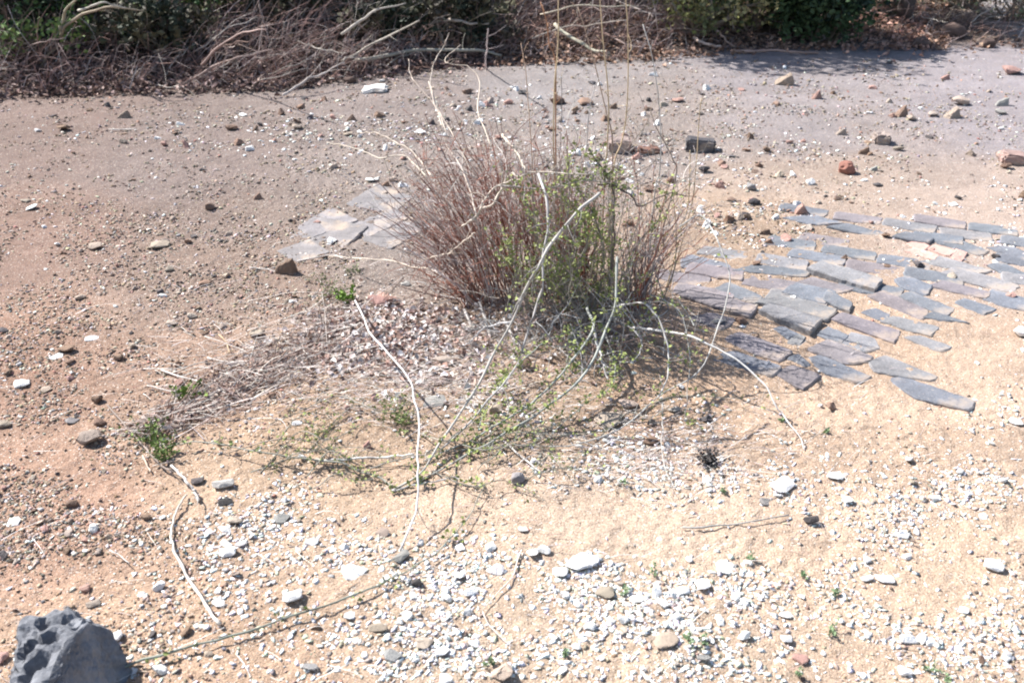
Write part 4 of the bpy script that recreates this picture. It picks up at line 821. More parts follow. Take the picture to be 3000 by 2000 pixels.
# --- pale bent canes of last year standing in the shrub: things of their own kind on the dry shrub
PB = [([(1353, 663, .40), (1395, 633, .43), (1430, 570, .48), (1468, 540, .5), (1560, 520, .52)], .0055, .004, 'low one'), ([(1412, 612, .42), (1447, 595, .44), (1472, 549, .48), (1498, 510, .52), (1520, 518, .52), (1574, 505, .53), (1680, 510, .54), (1740, 510, .54)], .006, .0028, ''),
      ([(1055, 387, .52), (1106, 391, .53), (1157, 417, .52), (1213, 451, .5), (1270, 520, .45)], .0028, .0055, ''), ([(958, 417, .5), (1000, 425, .5), (1064, 442, .5), (1119, 464, .49), (1187, 459, .5), (1250, 520, .45)], .0022, .0045, ''),
      ([(1472, 395, .6), (1489, 417, .59), (1515, 447, .57), (1540, 500, .54)], .007, .004, ''), ([(1238, 760, .18), (1315, 739, .24), (1361, 705, .3), (1391, 684, .33)], .003, .004, ''), 
      ([(1315, 98, .85), (1298, 140, .8), (1272, 183, .76), (1264, 255, .7), (1300, 380, .6)], .0022, .0028, ''), ([(1349, 132, .8), (1306, 170, .76), (1315, 187, .75), (1370, 196, .74), (1404, 238, .7), (1400, 327, .63), (1440, 430, .56)], .002, .0034, ''),
      ([(1196, 174, .74), (1208, 230, .7), (1255, 285, .65), (1300, 350, .6), (1380, 500, .5)], .0015, .0026, ''), ([(1255, 238, .72), (1272, 298, .67), (1306, 383, .6), (1310, 430, .55), (1361, 510, .5), (1400, 640, .4)], .0022, .0035, ''),
      ([(1350, 430, .55), (1400, 400, .57), (1380, 370, .6), (1395, 350, .62)], .002, .003, ''), ([(965, 750, .03), (1060, 758, .08), (1149, 765, .1), (1204, 782, .1), (1255, 790, .1), (1330, 830, .06)], .0026, .005, '')]
for (pts, r0, r1, _) in PB: cane(pts, r0 * .7, r1 * .7, vary((.56, .48, .40), .1), 7, 0, (.015, .08), parent=rootD, name='bleached_stem', jit=.0025, k=5)

# --- tall dry stalks, each rooted on its own
def stalk(top, foot, r, col, label):
    b = G(*foot); Yf = b.y; P = [np.array(b)]
    m = len(top)
    for i, (a, c_) in enumerate(top[::-1]): P.append(np.array(PY(a, c_, Yf + (.02 + .03 * (i + 1) / m))))
    P = jitter(spline(P, 26), .0012); mb = MB(); tube(mb, P, r, r * .55, vary(col, .1), 5, .08)
    lm = MB()
    for q in P[2::5]: tube(mb, spline([q, q + rs.randn(3) * .012 + [0, 0, .02], q + rs.randn(3) * .02 + [0, 0, .035]], 4), r * .5, r * .2, vary(col, .1), 3)
    rt = empty('dry_stalk', b); tag(rt, label, 'plant stalk', 'tall dry stalks rising through the shrub'); mb.build('stalk', M_bark, rt, smooth=True)
def ext(t):  # the stalks that leave the frame go on above it
    (a, b), (c_, d_) = t[0], t[1]; return [(a + (a - c_) * .8, b - 90)] + t
stalk(ext([(1636, 0), (1634, 128), (1625, 255), (1621, 413), (1630, 600)]), (1640, 860), .0030, STRAW, 'tall straight tan stalk, leftmost of those leaving the top of the picture')
stalk([(1583, 8), (1600, 64), (1608, 128), (1627, 187), (1628, 420)], (1632, 850), .0030, (.36, .20, .12), 'reddish bent stalk crossing the tall leftmost tan one')
stalk(ext([(1757, 0), (1766, 106), (1778, 234), (1783, 319), (1778, 447), (1770, 527)]), (1762, 850), .0030, STRAW, 'tall tan stalk, middle one of those leaving the top of the picture')
stalk(ext([(1834, 0), (1840, 170), (1836, 319), (1821, 417), (1795, 510)]), (1780, 840), .0030, STRAW, 'tall tan stalk, rightmost of those leaving the top of the picture')
stalk([(1885, 72), (1914, 183), (1931, 319), (1936, 425), (1931, 510), (1919, 561)], (1890, 860), .0030, (.50, .48, .44), 'pale grey stalk leaning left at its top, right of the tan ones')
stalk([(1693, 21), (1723, 119), (1749, 213), (1778, 332), (1791, 383), (1795, 455)], (1790, 840), .0026, (.36, .27, .20), 'thin brownish stalk slanting between the tall tan ones')
stalk([(1527, 128), (1540, 213), (1549, 319), (1553, 370), (1560, 500)], (1570, 850), .0022, (.50, .36, .26), 'faint thin stalk left of all the tall tan ones')
stalk([(1753, 230), (1732, 298), (1719, 408), (1715, 520)], (1715, 850), .0020, (.45, .43, .42), 'short thin grey stalk leaning right among the tall ones')
stalk([(1905, 320), (1925, 380), (1955, 430), (1970, 468), (1978, 532)], (1890, 870), .0026, (.28, .22, .18), 'dark bent stalk over the right hand clump of stems')
stalk([(2055, 289), (2047, 362), (2040, 468), (2026, 595)], (1960, 850), .0022, STRAW, 'slim straw stalk with fine top, far right of the shrub')
stalk([(2022, 440), (2020, 520), (2010, 620)], (1950, 850), .0026, STRAW, 'short straw stalk beside the slim far right one')
stalk([(1915, 300), (1890, 370), (1850, 420), (1815, 470), (1800, 560)], (1790, 850), .0022, (.34, .27, .22), 'thin stalk leaning to the right above the green leaves')
stalk([(1688, 285), (1670, 330), (1640, 430), (1612, 490)], (1600, 800), .0022, (.55, .52, .48), 'pale short stalk leaning right, above the pale bent cane')
stalk([(1645, 220), (1646, 330), (1640, 440)], (1640, 820), .0018, (.22, .19, .18), 'very thin dark upright stalk near the leftmost tall tan one')

# --- loose sticks and vines on the ground
def stick(name, pts, r0, r1, col, label, cat='stick', group=None, **kw):
    P0 = pts; cc = G(pts[0][0], pts[0][1]); kw.setdefault('nb', 2); kw.setdefault('leafp', 0)
    if kw['leafp'] > 0 or cat == 'vine':
        rt = empty(name, cc); tag(rt, label, cat, group); cane(pts, r0, r1, col, parent=rt, name='stem', **kw); return rt
    o = cane(pts, r0, r1, col, name=name, **kw); tag(o, label, cat, group); return o
def z0(L_, h=0): return [(a, b, h) for (a, b) in L_]
stick('curved_stick', z0([(548, 1449), (514, 1504), (502, 1559), (510, 1610), (540, 1674), (595, 1759), (642, 1827)], .008), .0026, .0045, (.60, .54, .47), 'long pale curved stick lying on the sand at lower left', nb=0)
stick('curved_stick', [(502, 1364, .03), (544, 1406, .03), (570, 1440, .015), (582, 1466, .003)], .0035, .004, (.60, .55, .50), 'short pale curved stick just above the long curved one', nb=1)
stick('trailing_vine', z0([(204, 2000), (340, 1959), (468, 1921), (574, 1891), (702, 1853), (808, 1819), (1000, 1757), (1094, 1717), (1179, 1674), (1268, 1627), (1336, 1559), (1383, 1500), (1417, 1428)], .012), .0034, .001, (.24, .26, .22), 'long green grey vine trailing from the dark rock across the lower left sand', 'vine', nb=14, leafp=.28, lb=(.008, .03), n=60, t0=.02)
stick('trailing_vine', [(468, 1313, .005), (527, 1301, .02), (617, 1296, .025), (723, 1318, .03), (787, 1326, .03), (900, 1345, .02), (1000, 1355, .015), (1051, 1381, .01), (1102, 1394, .01), (1162, 1428, .004)], .0015, .003, (.28, .28, .24), 'thin green leaved vine crossing the sand mound', 'vine', nb=16, leafp=.25, lb=(.01, .04), n=44, t0=.02)
stick('trailing_vine', [(672, 1326, .005), (766, 1296, .015), (851, 1284, .02), (914, 1296, .02), (961, 1326, .01), (1050, 1360, .005)], .0016, .002, (.28, .24, .2), 'short dark vine arched above the thin one on the sand mound', 'vine', nb=8, leafp=.15, lb=(.01, .03))
stick('trailing_vine', [(1150, 1436, .004), (1220, 1420, .01), (1320, 1400, .01), (1370, 1410, .012), (1420, 1425, .01)], .0028, .0012, (.44, .42, .40), 'pale vine running right from where the canes meet', 'vine', nb=8, leafp=.4, lb=(.01, .03))
stick('trailing_vine', [(925, 1350, .012), (1000, 1345, .014), (1100, 1340, .014), (1215, 1330, .02)], .003, .003, (.66, .62, .57), 'straight bleached vine joining the hanging cane', 'vine', nb=2, leafp=.05)
rH = stick('hanging_cane', [(1040, 880, .03), (1060, 918, .08), (1085, 973, .12), (1140, 1037, .14), (1200, 1109, .14), (1213, 1177, .13), (1230, 1233, .12), (1223, 1334, .11), (1228, 1370, .10), (1224, 1430, .08), (1215, 1500, .05), (1200, 1550, .03), (1172, 1612, .002)], .003, .0024, (.62, .60, .58), 'single bleached cane bowed over the litter with its tip on the lower sand', 'cane', nb=3, leafp=0, n=44)
stick('fallen_branch', z0([(430, 1243), (553, 1194), (638, 1148), (723, 1101), (787, 1067), (893, 1020), (960, 990), (1060, 960)], .012), .0028, .0045, (.25, .18, .15), 'long dark straight branch lying across the twig heap', 'branch', nb=6, lb=(.04, .15))
stick('fallen_branch', z0([(315, 1186), (362, 1241), (408, 1292), (470, 1360), (505, 1385)], .012), .0026, .003, (.26, .21, .18), 'dark branch leading into the green tuft at left', 'branch', nb=6, leafp=0, lb=(.03, .09))
TW = [([(608, 1046), (660, 1058), (744, 1063), (808, 1054)], .0028, PALE, 'white bowed twig left of the litter'), ([(472, 1084), (532, 1105), (587, 1122), (715, 1177)], .003, PALE, 'white straight twig under the long dark branch'),
      ([(732, 782), (812, 795)], .0022, PALE, 'thin white straw touching the brown wedge of stone'), ([(872, 765), (970, 748), (1005, 757)], .003, PALE, 'pale stick before the grey slabs'),
      ([(812, 1063), (812, 999), (830, 965), (893, 935)], .0022, STRAW, 'tan hooked twig standing in the twig heap'), ([(417, 1334), (442, 1381)], .003, (.5, .4, .32), 'short tan stick left of the green tuft'),
      ([(2000, 1543), (2100, 1540), (2190, 1528), (2312, 1508)], .0026, (.36, .35, .33), 'straight grey twig on the sand, right of centre'), ([(1480, 1297), (1523, 1333), (1590, 1385)], .0032, PALE, 'thick pale stick pointing at the dark grey stone'),
      ([(905, 1345), (1000, 1348)], .003, PALE, 'tiny bleached stick at the vine'), ([(320, 1610), (350, 1622), (382, 1650)], .0016, PALE, 'fine pale twig above the dark rock'),
      ([(750, 1622), (805, 1648)], .0016, PALE, 'fine pale twig right of the rough white lump'), ([(1530, 1610), (1500, 1690), (1450, 1745), (1415, 1790)], .0016, (.68, .58, .50), 'pale pinkish straw across the white stones'),
      ([(1415, 1790), (1450, 1850), (1500, 1890)], .0014, PALE, 'thin straw bending on from the pinkish one'), ([(2655, 1583), (2695, 1590)], .0016, DARK, 'dark thorn like twig beside a white stone'),
      ([(2860, 1628), (2885, 1632)], .0014, DARK, 'tiny dark twig at the far right'), ([(1875, 1970), (1925, 2005)], .005, (.62, .56, .48), 'pale stub of stick at the bottom edge'),
      ([(320, 380), (400, 378)], .004, PALE, 'curved white strip on the far left flat'), ([(605, 887), (650, 865), (700, 835)], .0015, GREY, 'thin grey twig in the left gravel'),
      ([(640, 980), (660, 1000), (672, 1035)], .002, STRAW, 'tan twig at the upper end of the twig heap'), ([(600, 985), (700, 1020), (760, 1040)], .0018, PALE, 'long thin white straw on the twig heap'),
      ([(420, 1080), (540, 1075), (640, 1045), (740, 1025)], .0018, PALE, 'faint long straw left of the twig heap'), ([(480, 1250), (500, 1215), (515, 1160), (510, 1130)], .002, PALE, 'upright pale twig loop near the small green patch'),
      ([(430, 1130), (510, 1145), (560, 1140)], .002, PALE, 'white twig behind the small green patch'), ([(600, 1290), (560, 1250), (552, 1230)], .0018, GREY, 'short grey twig below the long dark branch')]
for (L_, r_, c_, lab) in TW: stick('twig', z0(L_, .006), r_, r_ * .7, vary(c_, .08), lab, 'twig', nb=rnd.randint(0, 2), lb=(.01, .03), n=12)
# twig heap left of the litter
for i in range(70):
    t = rnd.random(); cx = 470 + 560 * t + rnd.gauss(0, 45); cy = 1235 - 300 * t + rnd.gauss(0, 32) * (1 + t); a = rnd.gauss(-.42, .35); L_ = rnd.uniform(40, 150)
    p0 = (cx - L_ * math.cos(a), cy - L_ * math.sin(a), .004); p1 = (cx, cy + rnd.gauss(0, 8), rnd.uniform(.008, .03)); p2 = (cx + L_ * math.cos(a), cy + L_ * math.sin(a), .006)
    pale = rnd.random() < .6; stick('twig', [p0, p1, p2], rnd.uniform(.0012, .0026), .0009, vary(PALE if pale else (.28, .2, .17), .2), ('pale thin twig' if pale else 'brown thin twig') + ' in the heap left of the shrub', 'twig', 'twigs heaped left of the shrub', nb=rnd.randint(0, 2), lb=(.02, .06), n=9, k=3)
# fine dry litter: countless
lm = MB()
def flake(mb, p, s, col, curl=.5):
    a = rs.rand() * 6.283; d = np.array([math.cos(a), math.sin(a), rs.randn() * .25]); q = np.array([-math.sin(a), math.cos(a), rs.randn() * .3]); w_ = s * rs.uniform(.2, .42); up = np.array([0, 0, 1.]); p = np.asarray(p)
    V_ = [p - d * s * .5, p - d * s * .15 + q * w_ + up * s * curl * rs.rand(), p - d * s * .1, p - d * s * .15 - q * w_ + up * s * curl * rs.rand(), p + d * s * .25 + q * w_ * .8 + up * s * curl * rs.rand(), p + d * s * .3 + up * s * .1, p + d * s * .25 - q * w_ * .8 + up * s * curl * rs.rand(), p + d * s * .6 + up * s * curl * .5 * rs.rand()]
    mb.add(V_, [(0, 2, 1), (0, 3, 2), (1, 2, 5, 4), (2, 3, 6, 5), (4, 5, 7), (5, 6, 7)], col)
for i in range(2300):
    a = rnd.gauss(0, 1); b = rnd.gauss(0, 1); px_, py_ = (1130 + a * 105, 975 + b * 42 - a * 12) if rnd.random() < .68 else (1230 + a * 190, 1040 + b * 60)
    if rnd.random() < .15: px_, py_ = 1500 + a * 160, 900 + b * 50
    p = G(px_, py_); p.z += .003 + abs(rnd.gauss(0, .007)); flake(lm, p, rnd.uniform(.010, .026), vary(rnd.choice([(.40, .29, .25), (.32, .21, .17), (.54, .45, .41), (.66, .61, .58), (.6, .56, .54)]), .25), .55)
tag(lm.build('leaf_litter', M_litter), 'brown curled dead leaves heaped at the left foot of the shrub', 'leaf litter', kind='stuff')
tm = MB(); lm2 = tm
for i in range(3400):
    r_ = rnd.random()
    if r_ < .6: px_, py_ = rnd.gauss(1230, 230), rnd.gauss(1060, 85)
    elif r_ < .75: px_, py_ = rnd.gauss(1950, 200), rnd.gauss(1310, 70)
    elif r_ < .9: px_, py_ = rnd.gauss(800, 200), rnd.gauss(1050, 90)
    else: px_, py_ = rnd.uniform(0, 3000), rnd.uniform(700, 2000)
    p = np.array(G(px_, py_, .003 + rnd.random() * .008)); a = rnd.uniform(-.9, .9); L_ = rnd.uniform(.02, .09); d = np.array([math.cos(a), math.sin(a), rnd.uniform(-.05, .1)])
    tube(tm, spline([p - d * L_ / 2, p + [0, 0, .004], p + d * L_ / 2 + rs.randn(3) * .006], 4), rnd.uniform(.0006, .0012), .0005, vary(rnd.choice([PALE, (.68, .64, .60), (.5, .42, .38), (.36, .24, .2), GREY]), .2), 3)
for i in range(1000):
    t = rnd.random(); cx = 440 + 620 * t + rnd.gauss(0, 40); cy = 1262 - 330 * t ** .9 + rnd.gauss(0, 22) * (.6 + 2 * t); a = rnd.gauss(.5, .5) if rnd.random() < .6 else rnd.uniform(0, 3.14); L_ = rnd.uniform(.03, .14)
    p = np.array(G(cx, cy, .004 + abs(rnd.gauss(0, .012)))); flake(lm2, p, rnd.uniform(.008, .02), vary(rnd.choice([(.36, .25, .2), (.22, .14, .11), (.5, .42, .37)]), .25), .6); d = np.array([math.cos(a), math.sin(a), rnd.gauss(0, .08)])
    tube(tm, spline([p - d * L_ / 2, p + rs.randn(3) * .006, p + d * L_ / 2], 5), rnd.uniform(.0007, .0016), .0006, vary(rnd.choice([PALE, (.3, .22, .19), (.2, .14, .12), (.46, .40, .36)]), .2), 3)
tag(tm.build('dry_straw', M_bark), 'fine dry straw and needles scattered on the sand around the shrub', 'straw', kind='stuff')

# --- small green plants
def tuft(name, px, py, s, n, label, col=(.12, .19, .07), ls=.016, group=None, cat='seedling', spread=.5):
    b = G(px, py); rt = empty(name, b); tag(rt, label, cat, group); st = MB(); lf = MB(); b = np.array(b)
    for i in range(n):
        d = rs.randn(3) * spread; d[2] = 1; d /= np.linalg.norm(d); L_ = s * rs.uniform(.5, 1.1); o0 = b + np.array([rs.randn() * s * .2, rs.randn() * s * .2, 0])
        P = spline([o0, o0 + d * L_ * .5, o0 + d * L_ + rs.randn(3) * s * .12], 5); P[:, 2] = np.maximum(P[:, 2], b[2]); tube(st, P, .0012, .0006, tuple(c * .8 for c in col), 3)
        for q in P[1:]:
            for _ in range(2): leaf(lf, q, ls * rs.uniform(.7, 1.3), col, .9)
    st.build('stem', M_bark, rt); lf.build('leaves', M_leaf, rt)
for (px, py, s, lab) in [(2193, 1638, .035, 'right of the broad white slab'), (2450, 1748, .055, 'the largest on the right sand'), (2433, 1850, .04, 'alone above the pink flake'), (2335, 1985, .04, 'by the bottom edge'), (2722, 1960, .05, 'leaning in the lower right'),
     (1818, 1418, .03, 'below the white patch'), (1916, 1680, .035, 'among dense white stones'), (1650, 1915, .025, 'near bottom centre'), (1432, 1945, .025, 'above the large cream stone'), (2020, 1882, .03, 'beside the dark notched slab'), (2062, 1892, .028, 'one step right of the notched slab'),
     (2420, 1265, .02, 'at the end of the thin shadow'), (2290, 955 + 280, .02, 'beside the long white cane'), (2345, 1692, .03, 'left of the sharp edged white stone'), (1826, 1738, .03, 'right under the broad white slab'), (2120, 1445, .02, 'on straw in the white patch'), (2780, 2000, .03, 'cut by the bottom edge at right')]:
    tuft('seedling', px, py, s * rnd.uniform(.55, .95), 3, 'small green seedling ' + lab, (.20, .28, .15), .009, 'green seedlings on the sand')
tuft('green_tuft', 1020, 885, .06, 12, 'bright green leafy tuft left of the litter', (.17, .27, .05), .016, cat='weed')
tuft('green_tuft', 560, 1160, .05, 16, 'low green patch between the twigs at left', (.15, .22, .05), .015, cat='weed', spread=1.2)
tuft('green_tuft', 440, 1290, .07, 16, 'wispy green tuft at the end of the dark branch', (.17, .23, .07), .012, cat='weed', spread=.9)
tuft('green_tuft', 475, 1345, .07, 16, 'second wispy green tuft, just below the first one at left', (.17, .23, .07), .012, cat='weed', spread=.9)
tuft('green_tuft', 1165, 1235, .09, 22, 'sparse green weed in front of the litter', (.20, .24, .09), .010, cat='weed', spread=1.0)
tuft('green_tuft', 960, 860, .09, 14, 'thin wispy green weed behind the litter', (.25, .28, .14), .009, cat='weed', spread=1.0)
tuft('green_tuft', 1045, 800, .06, 8, 'tiny pale green weed near the white stick', (.25, .28, .14), .009, cat='weed', spread=1.0)
tuft('green_tuft', 270, 1960, .05, 4, 'yellow green sprig growing beside the dark rock', (.30, .34, .12), .016, cat='weed', spread=1.2)
tuft('dry_tuft', 2080, 1360, .05, 26, 'dark dried tuft on the straw, right of centre', (.06, .055, .055), .010, cat='dried weed', spread=1.6)

# ------------------------------------------------------------------ the wooded bank
lm = MB()
def bank_pt(px, py): return G(px, py)
for i in range(21000):
    px_ = rnd.uniform(-300, 3300); lim = np.interp(px_, [e[0] for e in EDGE], [e[1] for e in EDGE]); py_ = lim + 10 + (abs(rnd.gauss(0, 14)) if rnd.random() < .12 else 0) - (lim + 100) * rnd.random() ** 1.25
    p = G(px_, py_); p.z += abs(rnd.gauss(0, .02))
    if px_ > 2780 and rnd.random() < .85: continue
    if 2230 < px_ < 2480 and py_ < 122: continue
    if 2430 < px_ < 2720: c_ = rnd.choice([(.56, .35, .27), (.48, .29, .22), (.36, .22, .17)])  # russet litter, its colour raised to paint in a sunlit spot
    elif px_ > 1450: c_ = rnd.choice([(.26, .16, .115), (.18, .11, .08), (.34, .23, .17)])
    else: c_ = rnd.choice([(.20, .13, .11), (.12, .08, .07), (.34, .25, .22)]) if py_ > lim - 90 else rnd.choice([(.07, .055, .05), (.12, .08, .065)])  # higher up the left bank, shade of the hollows is put into darker litter
    flake(lm, p, rnd.uniform(.018, .05), vary(c_, .35), .5)
tag(lm.build('bank_litter', M_litter), 'thick brown leaf litter covering the wooded bank behind the flat', 'leaf litter', kind='stuff')
HOLES = [(300, 62, 95, 40), (480, 100, 110, 50), (1350, 95, 110, 42), (820, 15, 150, 30), (1160, 100, 90, 22), (1010, 120, 60, 30), (120, 60, 60, 50)]
def HOLE(a, b): return any(((a - c) / e) ** 2 + ((b - d) / f) ** 2 < 1 for (c, d, e, f) in HOLES)
# fine brush on the bank
tm = MB()
for i in range(4200):
    px_ = rnd.uniform(-200, 1950) if rnd.random() < .85 else rnd.uniform(1900, 3200); lim = np.interp(px_, [e[0] for e in EDGE], [e[1] for e in EDGE]); py_ = lim - (lim + 60) * rnd.random()
    if HOLE(px_, py_) and rnd.random() < .55: continue
    p = np.array(G(px_, py_)) + [0, 0, .01]; a = rnd.gauss(.5, .7); L_ = rnd.uniform(.12, .5) * (.35 + .65 * min(1, (lim - py_) / 110)); d = np.array([math.cos(a) * .85, rnd.gauss(0, .5), abs(math.sin(a)) * .8]); d /= np.linalg.norm(d)
    e = p + d * L_; e[2] = max(e[2], float(Hs(e[0], e[1])) + .01); m = (p + e) / 2 + rs.randn(3) * .03 + [0, 0, .05 * L_ + .02]
    tube(tm, spline([p, m, e], 6), rnd.uniform(.0015, .0035), .0012, vary(rnd.choice([(.30, .19, .165), (.36, .27, .25), (.46, .40, .37), (.18, .12, .11)]), .25), 3)
tag(tm.build('brushwood', M_bark), 'tangle of fine purple brown brushwood on the bank', 'brushwood', kind='stuff')
# individual dead branches on the bank
def bbranch(pts, r0, r1, col, label, group=None, nb=4, lb=(.08, .3), name='dead_branch'):
    P = jitter(spline([np.array(G(a, b, h)) for (a, b, h) in pts], 16), .008); mb = MB(); tube(mb, P, r0, r1, col, 6); side_twigs(mb, P, nb, lb[0], lb[1], max(.0018, r1 * .5), col, .2)
    o = mb.build(name, M_bark, smooth=True); tag(o, label, 'branch', group); return o
TR = [([(1042, 179, .06), (1213, 149, .1), (1383, 149, .1), (1468, 162, .05)], .015, .009, (.36, .34, .28), 'long pale dead branch lying along the foot of the dark hollow', 1),
      ([(1625, 72, .10), (1645, 90, .09), (1715, 138, .05), (1787, 160, .02)], .016, .014, (.50, .47, .36), 'thick pale barked log sloping down through the litter behind the stalks', 0),
      ([(1000, 180, .05), (1090, 130, .2), (1160, 95, .3), (1232, 60, .4)], .009, .005, (.42, .38, .32), 'pale branch rising right over the dark hollow', 3),
      ([(1000, 100, .2), (1060, 60, .3), (1110, 30, .4), (1190, 10, .45)], .010, .005, (.42, .38, .33), 'thin pale branch near the green leaves left of the hollow', 3),
      ([(1583, 42, .2), (1638, 26, .25), (1702, 17, .28), (1808, 19, .28), (1872, 21, .25)], .006, .004, (.52, .46, .36), 'bleached branch lying level at the very top, behind the tall stalks', 2),
      ([(1560, 115, .1), (1650, 80, .16), (1740, 72, .2), (1842, 60, .25)], .0055, .003, (.5, .43, .36), 'thin bleached branch crossing below the level one', 2),
      ([(175, 92, .2), (180, 55, .3), (205, 20, .42), (235, -20, .6)], .011, .006, (.40, .36, .26), 'pale branch rising steeply at upper left', 1),
      ([(180, 110, .15), (200, 70, .28), (250, 38, .42), (330, 22, .5), (420, 30, .45)], .012, .005, (.32, .27, .2), 'long arched branch over the dark hole at upper left', 2),
      ([(230, 30, .45), (300, 12, .55), (370, 25, .5)], .008, .004, (.45, .42, .36), 'short pale arching branch above the long arched one', 1),
      ([(590, 190, .1), (650, 130, .3), (700, 100, .42), (780, 85, .5)], .009, .004, (.38, .28, .25), 'bowed brown branch in the middle of the purple brush', 5),
      ([(560, 235, .03), (640, 190, .12), (700, 165, .2), (800, 150, .2)], .008, .004, (.40, .30, .26), 'low bowed branch at the foot of the purple brush', 5),
      ([(830, 278, .02), (890, 240, .08), (950, 210, .12), (1010, 185, .16)], .009, .004, (.48, .42, .38), 'forked pale branch poking out at the litter edge', 5),
      ([(1005, 190, .06), (1020, 170, .1), (1060, 170, .1), (1100, 175, .05)], .006, .003, (.45, .4, .35), 'small grey branch below the long pale one', 2),
      ([(1310, 60, .2), (1370, 68, .22), (1430, 70, .2)], .012, .007, (.42, .36, .3), 'short branch across the top of the dark hollow', 2),
      ([(1425, 204, .0), (1427, 140, .25), (1430, 85, .45)], .006, .004, (.50, .44, .44), 'thin pale upright branch before the dark hollow', 2),
      ([(2030, 112, .04), (2070, 128, .05), (2110, 138, .04)], .014, .010, (.55, .42, .34), 'pale stub lying in the litter at right of centre', 0),
      ([(2100, 90, .15), (2130, 120, .08), (2155, 138, .03)], .008, .005, (.42, .3, .24), 'short leaning stick beside the pale stub', 0),
      ([(2145, 95, .0), (2147, 60, .12), (2150, 20, .25)], .007, .005, (.45, .38, .34), 'slim upright stem in the yellow green leaves', 0),
      ([(2140, 152, .015), (2250, 150, .03), (2400, 155, .015)], .012, .007, (.40, .27, .22), 'long flat lying branch in the shade of the dark green bush', 1)]
for (pts, r0, r1, c_, lab, nb) in TR: bbranch(pts, r0, r1, c_, lab, nb=nb)
for i in range(95):
    cx = rnd.uniform(480, 1330) if rnd.random() < .72 else rnd.choice([rnd.uniform(-50, 480), rnd.uniform(1330, 2000), rnd.uniform(2500, 3050)]); lim = float(np.interp(cx, [e[0] for e in EDGE], [e[1] for e in EDGE]))
    cy = lim - rnd.uniform(5, lim * .95)
    if HOLE(cx, cy): continue
    L_ = rnd.uniform(50, 190); a = rnd.gauss(-.5, .35) if cx < 1400 else rnd.gauss(-.1, .5); h = rnd.uniform(.3, 1) * min(.24, .03 + (lim - cy) * .0016); L_ *= .6 + min(.4, (lim - cy) / 150)
    col = rnd.choice([(.28, .18, .155), (.36, .28, .25), (.48, .43, .38), (.20, .13, .11)])
    bbranch([(cx - L_ * math.cos(a) * .6, min(cy - L_ * math.sin(a) * .5, lim - 2), .02), (cx, cy, h), (cx + L_ * .7 * math.cos(a), cy + L_ * .35 * math.sin(a), h * rnd.uniform(.7, 1.6))], rnd.uniform(.003, .0058), .002, vary(col, .15),
            ('reddish brown' if col[0] < .3 else 'bleached') + ' dead branch in the brush pile on the ' + ('left' if cx < 500 else 'middle' if cx < 1400 else 'right') + ' part of the bank', 'dead branches piled on the bank', nb=rnd.randint(2, 6))

# bushes and trees of the bank
def bush(name, px, py, wx, wy, h, nleaf, ls, cols_, label, cat='bush', lift=0, stems=14, clump=26, stemcol=(.2, .16, .12), group=None, dy=0, shell=.35):
    b = G(px, py); b.y += dy; b.z = float(Hs(b.x, b.y)); rt = empty(name, b); tag(rt, label, cat, group); st = MB(); lf = MB(); b = np.array(b); cen = []
    for i in range(clump):
        d = rs.randn(3); d /= np.linalg.norm(d); r_ = rs.uniform(shell, 1) ** .7; cen.append(b + np.array([d[0] * wx * r_, d[1] * wy * r_, lift + (h - lift) * (.5 + .5 * d[2] * r_)]))
    for i in range(stems):
        c = cen[i % clump]; o0 = b + np.array([rs.randn() * wx * .12, rs.randn() * wy * .12, -.02]); P = jitter(spline([o0, (o0 + c) / 2 + rs.randn(3) * .06, c], 9), .012); tube(st, P, .012 + .008 * rs.rand(), .004, vary(stemcol, .2), 5)
        side_twigs(st, P, 4, .08, .3, .003, stemcol, .3)
    per = nleaf // clump
    for c in cen:
        rr = rs.uniform(.10, .20) * (wx + h) * .8; cc = cols_[rs.randint(len(cols_))]
        for _ in range(per):
            q = c + rs.randn(3) * rr * .55
            if q[2] < float(b[2]) + .01: continue
            leaf(lf, q, ls * rs.uniform(.6, 1.3), cc, .6)
    st.build('trunk' if cat == 'tree' else 'stems', M_bark, rt); lf.build('crown' if cat == 'tree' else 'foliage', M_leaf, rt)
DKG = [(.035, .06, .03), (.045, .08, .035), (.03, .05, .035), (.06, .095, .04)]
OLV = [(.20, .21, .07), (.30, .28, .10), (.13, .14, .06), (.32, .28, .13)]
MID = [(.07, .13, .04), (.10, .17, .05), (.05, .09, .035)]
bush('evergreen_bush', 2395, 112, .42, .35, .72, 7500, .055, DKG, 'dense dark green evergreen bush hanging over the edge of the flat', clump=50, lift=.04, shell=.1, dy=-.05)
bush('evergreen_bush', 2290, 72, .42, .35, .75, 5600, .055, DKG + MID[:1], 'dark green bush just left behind the hanging evergreen', clump=40, lift=.1, shell=.2)
bush('olive_bush', 2030, 92, .55, .35, .42, 1500, .045, OLV, 'low yellow green bush behind the right ends of the stalks')
bush('olive_bush', 2190, 85, .4, .3, .34, 900, .045, OLV, 'low olive bush left of the dark evergreen')
bush('olive_bush', 2000, 30, .6, .4, .8, 1800, .05, OLV[:1] + MID, 'taller green brown bush above the low yellow green one')
bush('bramble', 290, 120, .6, .3, .26, 520, .045, [(.20, .28, .09), (.14, .22, .07)], 'light green bramble trailing over the litter at left')
bush('bramble', 90, 110, .5, .35, .7, 1500, .05, MID, 'green bramble thicket in the upper left corner')
bush('bramble', 80, 165, .4, .2, .22, 320, .04, [(.18, .26, .08), (.14, .2, .07)], 'small light green bramble at the left edge')
bush('bramble', 500, 60, .6, .35, .7, 1500, .045, MID + OLV[:1], 'green leafy thicket behind the arched branches')
bush('bramble', 640, 25, .5, .35, .6, 900, .045, [(.14, .22, .06), (.08, .13, .05)], 'light green spray above the purple brush')
